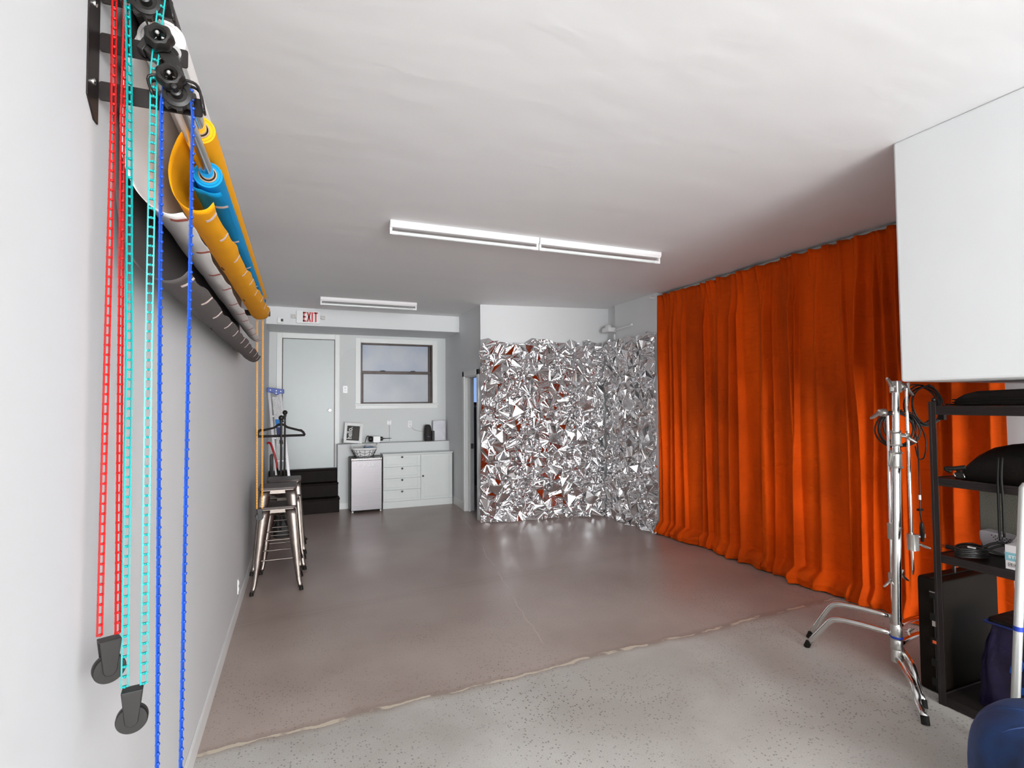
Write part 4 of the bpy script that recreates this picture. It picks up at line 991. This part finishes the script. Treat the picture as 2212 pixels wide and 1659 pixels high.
def c_stand(cx, cy, legs, lean, label, arm=True):
    r = thing('c_stand', (cx, cy, 0), label, 'light stand', 'nested chrome stands')
    X_ = lambda z: cx+lean*(z-.1)
    m = MB(); m.tube([(X_(.10), cy, .10), (X_(1.30), cy, 1.30)], .0250, 24); m.build('lower_column', CHROME, r, smooth='auto')
    m = MB(); m.tube([(X_(1.26), cy, 1.26), (X_(1.45), cy, 1.45)], .0205, 24); m.build('middle_column', CHROME, r, smooth='auto')
    m = MB(); m.tube([(X_(1.40), cy, 1.40), (X_(1.77), cy, 1.77)], .0190, 24); m.build('upper_column', CHROME, r, smooth='auto')
    m = MB(); m.lathe([(.026, .09), (.0325, .095), (.0325, .165), (.031, .168), (.0325, .171), (.0325, .225), (.031, .228), (.0325, .231), (.0325, .305), (.028, .318), (.026, .318)], (cx, cy, 0), 'z', 28); m.build('leg_sleeve', SATIN, r, smooth='auto')
    for zx, tip in legs:
        m, e, tp = tube_leg((cx, cy), zx, tip); lg = m.build('leg', CHROME, r, smooth=True)
        m = MB(); d = (tp-Vector((cx, cy, 0))).normalized(); m.tube([e-d*.004+Vector((0, 0, .01)), tp+Vector((0, 0, .001))], .0195, 14); m.build('foot_cap', RUBBER, lg, smooth='auto')
    m = MB(); collar(m, X_(1.33), cy, 1.275, 1.375, .0310); collar(m, X_(1.45), cy, 1.412, 1.502, .0270)
    wing(m, (X_(1.46)+.014, cy-.024, 1.475), (.5, -.8, -.1), (.5, .1, -.7), 1.4); wing(m, (X_(1.33)-.03, cy, 1.36), (-.9, -.3, -.3), (-.2, 0, -1), 1.4)
    m.build('locking_collar', SATIN, r, smooth='auto')
    m = MB(); zt = 1.785; m.rbox(X_(zt)-.024, X_(zt)+.024, cy-.026, cy+.026, 1.748, 1.820, .009, 'z')
    m.lathe([(.026, .0), (.030, .006), (.030, .018), (.026, .022), (.024, .03), (.024, .05), (.02, .056)], (X_(zt)+.016, cy-.005, 1.785), 'x', 24)
    wing(m, (X_(zt)-.014, cy, 1.785), (-1, -.2, 0), (-.3, 0, 1), 1.6); wing(m, (X_(zt)+.07, cy, 1.785), (1, -.2, -.1), (.1, 0, -1), 1.5)
    m.build('grip_head', SATIN, r, smooth='auto')
    return r
c1 = (3.42, 2.18)
cs = c_stand(c1[0], c1[1], ((.255, (3.259, 2.68)), (.115, (3.048, 1.81)), (.19, (3.93, 2.27))), .042, 'front chrome century stand with silver grip head, foremost of the two nested stands')
m = MB(); m.tube([(3.56, 2.16, 1.775), (3.556, 2.155, .64)], .0085, 14); m.tube([(3.556, 2.155, .645), (3.556, 2.155, .61)], [.0085, .004], 10); m.build('grip_arm', CHROME, cs, smooth='auto')
m = MB(); m.rbox(3.522, 3.575, 2.12, 2.17, .765, .865, .010, 'z'); wing(m, (3.575, 2.135, .80), (1, -.3, -.2), (.5, -.4, -.4), 1.2); m.sphere((3.575, 2.125, .85), .010, 10); m.build('arm_clamp', SATIN, cs, smooth='auto')
m = MB(); wing(m, (3.445, 2.14, .29), (-.3, -1, .1), (.1, 0, 1), .9); wing(m, (3.445, 2.14, .285), (.7, -.6, .1), (.5, 0, .7), .8); m.build('sleeve_key', SATIN, cs, smooth='auto')
m = MB(); m.lathe([(.0330, .236), (.0338, .238), (.0338, .247), (.0330, .249)], (3.42, 2.18, 0), 'z', 28); m.f = m.f[:-2]; m.build('blue_tape_band', mat('blue_tape', (.006, .035, .34, 1), .5), cs, smooth='auto')
c2 = (3.565, 2.275)
cs2 = c_stand(c2[0], c2[1], ((.30, (3.40, 2.775)), (.15, (3.205, 1.91)), (.24, (4.07, 2.36))), .042, 'rear chrome century stand, mostly hidden behind the first one')
m = MB(); m.tube([(3.512, 2.25, 1.60), (3.477, 2.235, .45)], .0085, 14); m.tube([(3.477, 2.235, .452), (3.477, 2.235, .415)], [.0085, .004], 10); m.build('grip_arm', CHROME, cs2, smooth='auto')
m = MB(); m.rbox(3.462, 3.497, 2.20, 2.25, .56, .61, .008, 'z'); wing(m, (3.462, 2.22, .575), (-1, -.1, -.2), (-.8, 0, -.5), 1.3); wing(m, (3.512, 2.22, .60), (1, -.4, 0), (.2, 0, -1), 1.3)
m.build('arm_clamp', SATIN, cs2, smooth='auto')
m = MB(); m.rbox(3.467, 3.492, 2.21, 2.25, .82, .92, .008, 'z'); wing(m, (3.467, 2.20, .87), (-.4, -1, 0), (-.1, 0, 1), 1.3)
m.build('arm_clamp', SATIN, cs2, smooth='auto')
m = MB(); m.lathe([(.022, -.0), (.026, -.006), (.026, -.03), (.02, -.04)], (3.472, 2.24, 1.62), 'x', 20); wing(m, (3.437, 2.235, 1.62), (-1, -.1, 0), (-.7, 0, -.6), 1.7); m.build('knuckle', SATIN, cs2, smooth='auto')

# coiled cables on the stands
def coil(nm, cx, cy, cz, rx, rz, loops, label, seed, tail=None, tilt=.5, rad=.0052):
    rg = random.Random(seed); t_ = thing(nm, (cx, cy, cz), label, 'cable')
    pts = []; n = 28
    for L_ in range(loops):
        ox, oz = rg.uniform(-.012, .012), rg.uniform(-.012, .010); sx, sz = rx*rg.uniform(.9, 1.08), rz*rg.uniform(.92, 1.06)
        for k in range(n):
            a = 2*PI*k/n+PI/2; f = (L_+k/n)/loops
            pts.append((cx+ox*math.sin(a)+sx*math.cos(a)*math.cos(tilt), cy-.03+.06*f+sx*math.cos(a)*math.sin(-tilt)+.005*math.sin(3*a+L_), cz+oz*math.sin(a*.5)+sz*math.sin(a)))
    m = MB(); m.tube(pts, rad, 8); m.build('coil', CABLE, t_, smooth=True)
    return t_
co = coil('coiled_cable', 3.80, 2.20, 1.665, .100, .125, 5, 'black cable coil hanging high between the chrome stand and the shelf post', 3)
m = MB(); m.tube(smooth_path([(3.62, 2.2, 1.79), (3.72, 2.2, 1.80), (3.80, 2.2, 1.795)]), .0042, 8); m.build('hanging_loop', CABLE, co, smooth=True)
co2 = coil('coiled_cable', 3.64, 2.27, 1.51, .120, .115, 5, 'black cable coil looped around the chrome column with a long tail and plug', 8)
m = MB(); m.tube(smooth_path([(3.655, 2.2, 1.62), (3.735, 2.2, 1.56), (3.805, 2.2, 1.44), (3.785, 2.2, 1.33), (3.725, 2.2, 1.32), (3.695, 2.2, 1.40)]), .0042, 8); m.tube(smooth_path([(3.675, 2.2, 1.58), (3.720, 2.2, 1.40), (3.725, 2.2, 1.10), (3.720, 2.2, .99), (3.735, 2.2, .90)]), .0045, 8); m.build('tail', CABLE, co2, smooth=True)
m = MB(); m.lathe([(.006, .91), (.011, .90), (.0135, .875), (.0135, .83), (.011, .825), (.011, .79), (.009, .785)], (3.735, 2.2, 0), 'z', 18); m.build('plug', BLACKP, co2, smooth='auto')
m = MB(); m.cyl((3.723, 2.2, 1.055), (3.723, 2.2, 1.085), .0075); m.box(3.747, 3.753, 2.19, 2.2, .81, .835); m.build('white_tag', WHITEP, co2)
m = MB(); m.rbox(3.700, 3.745, 2.192, 2.208, .983, .997, .006, 'y'); m.build('strap_tie', RUBBER, co2)

# ------------------------------------------------------------------ black shelving rack
sh = thing('metal_shelf_rack', (3.57, 1.45, 0), 'black metal shelving rack under the bulkhead at the right', 'shelf')
SX0, SX1, SY0, SY1 = 3.33, 4.33, 1.335, 1.906
for x, sx in ((SX0, 1), (SX1, -1)):
    for y, sy in ((SY1, -1), (SY0, 1)):
        m = MB(); xa, xb_ = sorted((x, x+sx*.036)); ya, yb = sorted((y, y+sy*.003)); m.box(xa, xb_, ya, yb, 0, 1.69)
        xa, xb_ = sorted((x, x+sx*.003)); ya, yb = sorted((y, y+sy*.036)); m.box(xa, xb_, ya, yb, 0, 1.69)
        xa, xb_ = sorted((x-.0, x+sx*.006)); ya, yb = sorted((y-sy*.0, y+sy*.013)); m.box(xa-.002 if sx > 0 else xa, xb_ if sx > 0 else xb_+.002, ya, yb, 0, 1.69)
        m.build('post', mat('shelf_black', (.018, .013, .012, 1), .42, spec=.3, var=.1) if 'shelf_black' not in MATS else MATS['shelf_black'], sh, bevel=.001)
SB = MATS['shelf_black']
for z1, d in ((1.665, .05), (1.262, .045), (.834, .045), (.052, .05)):
    m = MB(); m.box(SX0+.006, SX1-.006, SY0+.006, SY1-.006, z1-.010, z1-.004)
    for x0, x1 in ((SX0+.002, SX0+.012), (SX1-.012, SX1-.002)):
        m.box(x0, x1, SY0+.03, SY1-.03, z1-d, z1-d+.014); m.box(x0+.003, x1-.003, SY0+.03, SY1-.03, z1-d, z1); m.box(x0, x1, SY0+.03, SY1-.03, z1-.012, z1)
    for y0, y1 in ((SY0+.004, SY0+.012), (SY1-.012, SY1-.004)): m.box(SX0+.03, SX1-.03, y0, y1, z1-d, z1)
    m.build('shelf_board', SB, sh, bevel=.0015)
m = MB(); m.sphere((SX0+.018, SY1-.018, 1.70), .012, 10); m.box(3.385, 3.41, 1.86, 1.89, 1.585, 1.62); m.build('corner_fitting', BLACKP, sh, smooth='auto')

def soft(name, ctr, dims, m_, parent=None, seed=1, p=2.6, noise=.12, n=40, flat=True, amp2=1.):
    # lumpy soft bag from a superellipsoid with folds
    rg = random.Random(seed); ph = [rg.uniform(0, 6.3) for _ in range(6)]; m = MB(); rows = []
    for i in range(n//2+1):
        a = -PI/2+PI*i/(n//2); row = []
        for k in range(n+1):
            b = 2*PI*k/n; e = 2/p
            f = lambda v: (abs(v)**e)*(1 if v >= 0 else -1)
            x, y, z = f(math.cos(a))*f(math.cos(b)), f(math.cos(a))*f(math.sin(b)), f(math.sin(a))
            q = 1+noise*(math.sin(3*b+ph[0]+2*z)*.5+math.sin(7*b+4*z+ph[1])*.22*amp2+math.sin(5*z+ph[2]+b*2)*.4)*math.cos(a)**.5
            row.append((ctr[0]+dims[0]*x*q, ctr[1]+dims[1]*y*q, ctr[2]+dims[2]*z*(1 if z < 0 else q)))
        rows.append(row)
    m.grid(rows); return m.build(name, m_, parent, smooth=True)
# top: flat black case
tc2 = thing('flat_case', (3.56, 1.45, 1.67), 'flat black soft case lying on top of the shelving rack under the bulkhead', 'case')
m = MB(); rows = []
def tcz(y): return .085*min(1, max(0, (1.80-y)/.10))**.6
m.prism([(1.80, 1.667), (1.795, 1.700), (1.75, 1.728), (1.69, 1.745), (1.4, 1.756), (1.10, 1.75), (1.04, 1.72), (1.03, 1.667)], lambda p, h: (h, p[0], p[1]), 3.36, 3.77); m.build('body', BAGN, tc2, bevel=.012, seg=3)
m = MB()
for z in (1.685, 1.700): m.tube([(3.355, 1.80, z), (3.352, 1.6, z+.004), (3.352, 1.3, z+.006), (3.355, 1.05, z)], .003, 6)
m.tube([(3.40, 1.80, 1.672), (3.41, 1.86, 1.673)], .005, 6); m.build('zip', RUBBER, tc2, smooth=True)
# middle: black bag
bg = thing('black_duffel_bag', (3.56, 1.5, 1.262), 'slouching black nylon bag with buckled straps on the middle shelf', 'bag')
m = MB(); rows = []
pf = [(1.84, .01), (1.83, .045), (1.80, .085), (1.76, .135), (1.70, .18), (1.62, .205), (1.52, .215), (1.40, .22), (1.28, .19), (1.20, .12), (1.17, .01)]
for k in range(17):
    b = k/16; x = 3.37+.36*b; c_1 = max(0, math.sin(PI*b))**.42
    rows.append([(x, 1.5+(y-1.5)*(1-.10*abs(2*b-1)**2), 1.263+z*c_1*(1+.05*math.sin(9*y+5*b))) for y, z in pf])
m.grid(rows); m.build('body', BAGN, bg, smooth=True, solid=.004)
m = MB(); m.box(3.365, 3.385, 1.775, 1.80, 1.265, 1.31); m.rbox(3.35, 3.362, 1.755, 1.80, 1.270, 1.300, .006, 'x'); m.build('buckle', BLACKP, bg, bevel=.003)
m = MB()
for y in (1.80, 1.755): m.tube([(3.347, y, 1.295), (3.347, y-.008, 1.272)], .0025, 8)
m.build('chrome_ring', CHROME, bg, smooth=True)
m = MB(); m.tube(smooth_path([(3.36, 1.82, 1.30), (3.35, 1.84, 1.315), (3.36, 1.80, 1.32), (3.38, 1.76, 1.33)]), .012, 8); m.tube(smooth_path([(3.355, 1.60, 1.40), (3.33, 1.595, 1.30), (3.318, 1.59, 1.20), (3.318, 1.59, 1.0), (3.325, 1.58, .985)]), .006, 8); m.tube(smooth_path([(3.355, 1.585, 1.40), (3.33, 1.58, 1.30), (3.318, 1.572, 1.20), (3.318, 1.572, 1.0)]), .006, 8); m.build('strap', RUBBER, bg, smooth=True)
# lower shelf: tweed panel, grey device, cable pile, steamer box
o = bx(3.70, 3.78, 1.10, 1.868, .836, 1.19).build('fabric_panel', GREYF, bevel=.006); tag(o, 'grey-green tweed covered panel standing at the back of the lower shelf', 'panel')
gd = thing('perforated_projector', (3.62, 1.7, .836), 'curved grey plastic device with a perforated grille on the lower shelf', 'device')
m = MB(); m.prism([(1.815, .955), (1.805, .962), (1.79, .964), (1.60, .948), (1.46, .94), (1.46, .838), (1.77, .838), (1.795, .865), (1.812, .91)], lambda p, h: (h, p[0], p[1]), 3.58, 3.66); m.build('shell', GREYP, gd, bevel=.008, seg=3)
m = MB()
for i in range(12):
    for j in range(6):
        y = 1.752-i*.0165+(j % 2)*.008; z = .945-j*.009-i*.0014
        if i < j*.5: continue
        m.cyl((3.5796, y, z), (3.5775, y, z), .0030, n=6)
m.build('grille_hole', RUBBER, gd)
m = MB(); m.add([(3.56, 1.70, .865), (3.56, 1.675, .850), (3.56, 1.605, .955), (3.56, 1.63, .975), (3.575, 1.70, .865), (3.575, 1.675, .850), (3.575, 1.605, .955), (3.575, 1.63, .975)], [(0, 1, 2, 3), (7, 6, 5, 4), (0, 4, 5, 1), (1, 5, 6, 2), (2, 6, 7, 3), (3, 7, 4, 0)]); m.build('bracket_arm', GREYP, gd, bevel=.003)
cp = thing('power_cable_pile', (3.45, 1.76, .836), 'bundled black power cables with a plug on the lower shelf', 'cable')
m = MB(); rg = random.Random(4)
for k in range(5):
    a = [(3.40+.09*math.cos(t)*rg.uniform(.9, 1.1)+.03, 1.775+.06*math.sin(t), .846+k*.010+.004*math.sin(2*t)) for t in [2*PI*i/20 for i in range(20)]]
    m.tube(a, .006, 8, closed=True)
m.tube(smooth_path([(3.40, 1.84, .87), (3.42, 1.78, .895), (3.45, 1.70, .885), (3.48, 1.60, .86), (3.5, 1.55, .85)]), .006, 8)
m.tube(smooth_path([(3.45, 1.78, .85), (3.50, 1.72, .91), (3.52, 1.66, .925), (3.52, 1.58, .90)]), .007, 8); m.tube(smooth_path([(3.47, 1.76, .85), (3.52, 1.70, .90), (3.54, 1.64, .915), (3.54, 1.56, .88)]), .006, 8)
m.build('cable_loops', CABLE, cp, smooth=True)
soft('cable_bundle', (3.41, 1.765, .868), (.045, .055, .028), CABLE, cp, 5, 2.3, .25)
m = MB(); m.rbox(3.375, 3.405, 1.83, 1.872, .862, .884, .006, 'y'); m.build('plug', BLACKP, cp)
m = MB()
for z in (.868, .878): m.box(3.372, 3.378, 1.868, 1.89, z, z+.003)
m.build('plug_pin', mat('brass_pin', (.7, .5, .25, 1), .3, 1), cp)
m = MB(); m.box(3.385, 3.395, 1.735, 1.77, .893, .899); m.build('white_tag', WHITEP, cp)
bxo = thing('steamer_box', (3.40, 1.52, .836), 'white cardboard box with pale teal band on the lower shelf beside the pole', 'box')
o = bx(3.352, 3.47, 1.44, 1.588, .836, .958).build('carton', mat('white_carton', (.66, .62, .61, 1), .6), bxo, bevel=.0015)
bx(3.3505, 3.352, 1.44, 1.588, .880, .921).build('teal_band', TEALL, bxo)
text('box_lettering', 'STEAMER', .020, CREAM, bxo, frame4((3.350, 1.574, .893), (0, -1, 0), (0, 0, 1)), .0004, 1.25, .0005)
m = MB()
for y in (1.575, 1.553):
    for a in ((y-.016, y, .850, .8512), (y-.016, y, .868, .8692)): m.box(3.3505, 3.352, *a)
    for a in ((y-.016, y-.0152, .850, .868), (y-.0008, y, .850, .868)): m.box(3.3505, 3.352, *a)
    m.box(3.3505, 3.352, y-.006, y-.004, .856, .864); m.box(3.3505, 3.352, y-.012, y-.010, .856, .864)
m.build('handling_mark', PRINT, bxo)
# blue insulated bag on the bottom shelf
ib = thing('cooler_bag', (3.55, 1.5, .052), 'dark purple-blue glossy square bag with black top on the bottom shelf', 'bag')
m = MB(); rows = []
for i in range(13):
    t = i/12; z = .054+.46*t; row = []
    bulge = .02*math.sin(PI*t)
    for k in range(49):
        a = 2*PI*k/48; e = .35; f = lambda v: (abs(v)**e)*(1 if v >= 0 else -1)
        q = 1+.03*math.sin(9*a+6*t)+.02*math.sin(17*a+11*t); yy = .19-.03*t+.02*(1-t)
        row.append((3.56+(.145+bulge-.01*t)*f(math.cos(a))*q, 1.545+(yy+bulge+.02*max(0, .25-t)/.25)*f(math.sin(a))*q, z))
    rows.append(row)
m.grid(rows); m.build('body', PURP, ib, smooth=True)
m = MB(); m.rbox(3.42, 3.70, 1.385, 1.715, .508, .535, .03, 'z'); m.build('lid', BAGN, ib, bevel=.008)
m = MB(); m.tube([(3.415, 1.72, .512), (3.413, 1.55, .513), (3.415, 1.38, .512)], .006, 8); m.tube([(3.415, 1.72, .512), (3.56, 1.73, .512)], .006, 8); m.build('piping', mat('navy_piping', (.015, .03, .2, 1), .5), ib, smooth=True)
m = MB(); m.prism([(1.60, .33), (1.585, .36), (1.555, .385), (1.545, .36), (1.56, .31), (1.585, .285), (1.605, .30)], lambda p, h: (h, p[0], p[1]), 3.385, 3.392); m.prism([(1.575, .225), (1.565, .245), (1.545, .245), (1.54, .22), (1.56, .205)], lambda p, h: (h, p[0], p[1]), 3.385, 3.392); m.build('blue_patch', mat('bright_blue_patch', (.008, .06, .28, 1), .45), ib)
# black hard case on floor beside the rack
hcx = thing('black_hard_case', (3.68, 2.0, 0), 'large black hard case standing upright between the chrome stands and the rack', 'case')
m = MB(); m.rbox(3.425, 3.96, 1.918, 2.055, .0, .655, .022, 'y', 5); m.build('shell', mat('case_black', (.008, .005, .003, 1), .55, var=.2, spec=.12), hcx, bevel=.008)
m = MB()
for z0, z1 in ((.02, .56),): m.tube([(3.421, 1.965, z1), (3.421, 1.965, z0)], .0035, 8)
for z in (.57, .44, .30, .18, .07):
    m.rbox(3.412, 3.426, 1.945, 1.985, z-.022, z+.022, .006, 'x')
m.build('latch', RUBBER, hcx, bevel=.002)
m = MB(); m.tube([(3.409, 1.95, .585), (3.409, 1.98, .585)], .003, 8); m.box(3.409, 3.413, 1.955, 1.972, .39, .42); m.build('silver_label', SATIN, hcx)
bx(3.408, 3.412, 1.955, 1.972, .292, .308).build('orange_mark', mat('orange_mark', (.7, .10, .02, 1), .4), hcx)
m = MB(); m.tube(smooth_path([(3.66, 1.985, .655), (3.665, 1.985, .70), (3.70, 1.985, .715), (3.77, 1.985, .715), (3.80, 1.985, .70), (3.805, 1.985, .655)]), .009, 10); m.build('handle', BLACKP, hcx, smooth=True)
m = MB(); m.tube([(3.43, 1.985, .657), (3.95, 1.985, .657)], .004, 6); m.build('seam', RUBBER, hcx)

# leaning white pole with blue tape
wp = thing('white_pole', (3.26, 1.56, 0), 'white metal pole with blue tape leaning in front of the rack', 'pole')
pa, pb = Vector((3.152, 1.493, 0)), Vector((3.188, 1.428, 1.28))
m = MB(); m.tube([pa, pb, pb+Vector((.006, -.004, .012)), pb+Vector((.02, -.01, .018))], [.018, .018, .015, .008], 24); m.build('tube', mat('white_gloss_metal', (.55, .55, .53, 1), .25, .5, var=.03), wp, smooth='auto')
m = MB(); q = pa.lerp(pb, .47); d = (pb-pa).normalized(); m.tube([q, q+d*.022], .0190, 24); m.build('tape_band', MATS['blue_tape'], wp, smooth='auto')

# ------------------------------------------------------------------ blue pouf
pf_ = thing('blue_velvet_pouf', (2.69, 1.02, 0), 'royal blue velvet pouf with piped seams in the bottom right corner', 'pouf')
rows = []; prof = [(.0, .0), (.30, .0), (.335, .03), (.356, .10), (.366, .20), (.362, .31), (.342, .395), (.30, .450), (.22, .480), (.12, .492), (.0, .495)]
pp = smooth_path([Vector((a, 0, b)) for a, b in prof], 3); n = 96
for v in pp:
    row = []
    for k in range(n+1):
        a = 2*PI*k/n; sc_ = 1-.035*math.exp(-((math.sin(a*5))/.12)**2)*(.3+.7*min(1, v.x/.3))+.006*math.sin(a*13+v.z*20)
        row.append((2.69+v.x*sc_*math.cos(a), 1.02+v.x*sc_*math.sin(a), max(.0, v.z)))
    rows.append(row)
m = MB(); m.grid(rows); m.build('cushion', POUF, pf_, smooth=True)
for k in range(10):
    a = PI*k/5; m = MB(); m.tube([(2.69+(v.x*.966)*math.cos(a), 1.02+(v.x*.966)*math.sin(a), v.z+.001) for v in pp if v.x > .02 and v.z > .01], .004, 6); m.build('seam_piping', POUF, pf_, smooth=True)
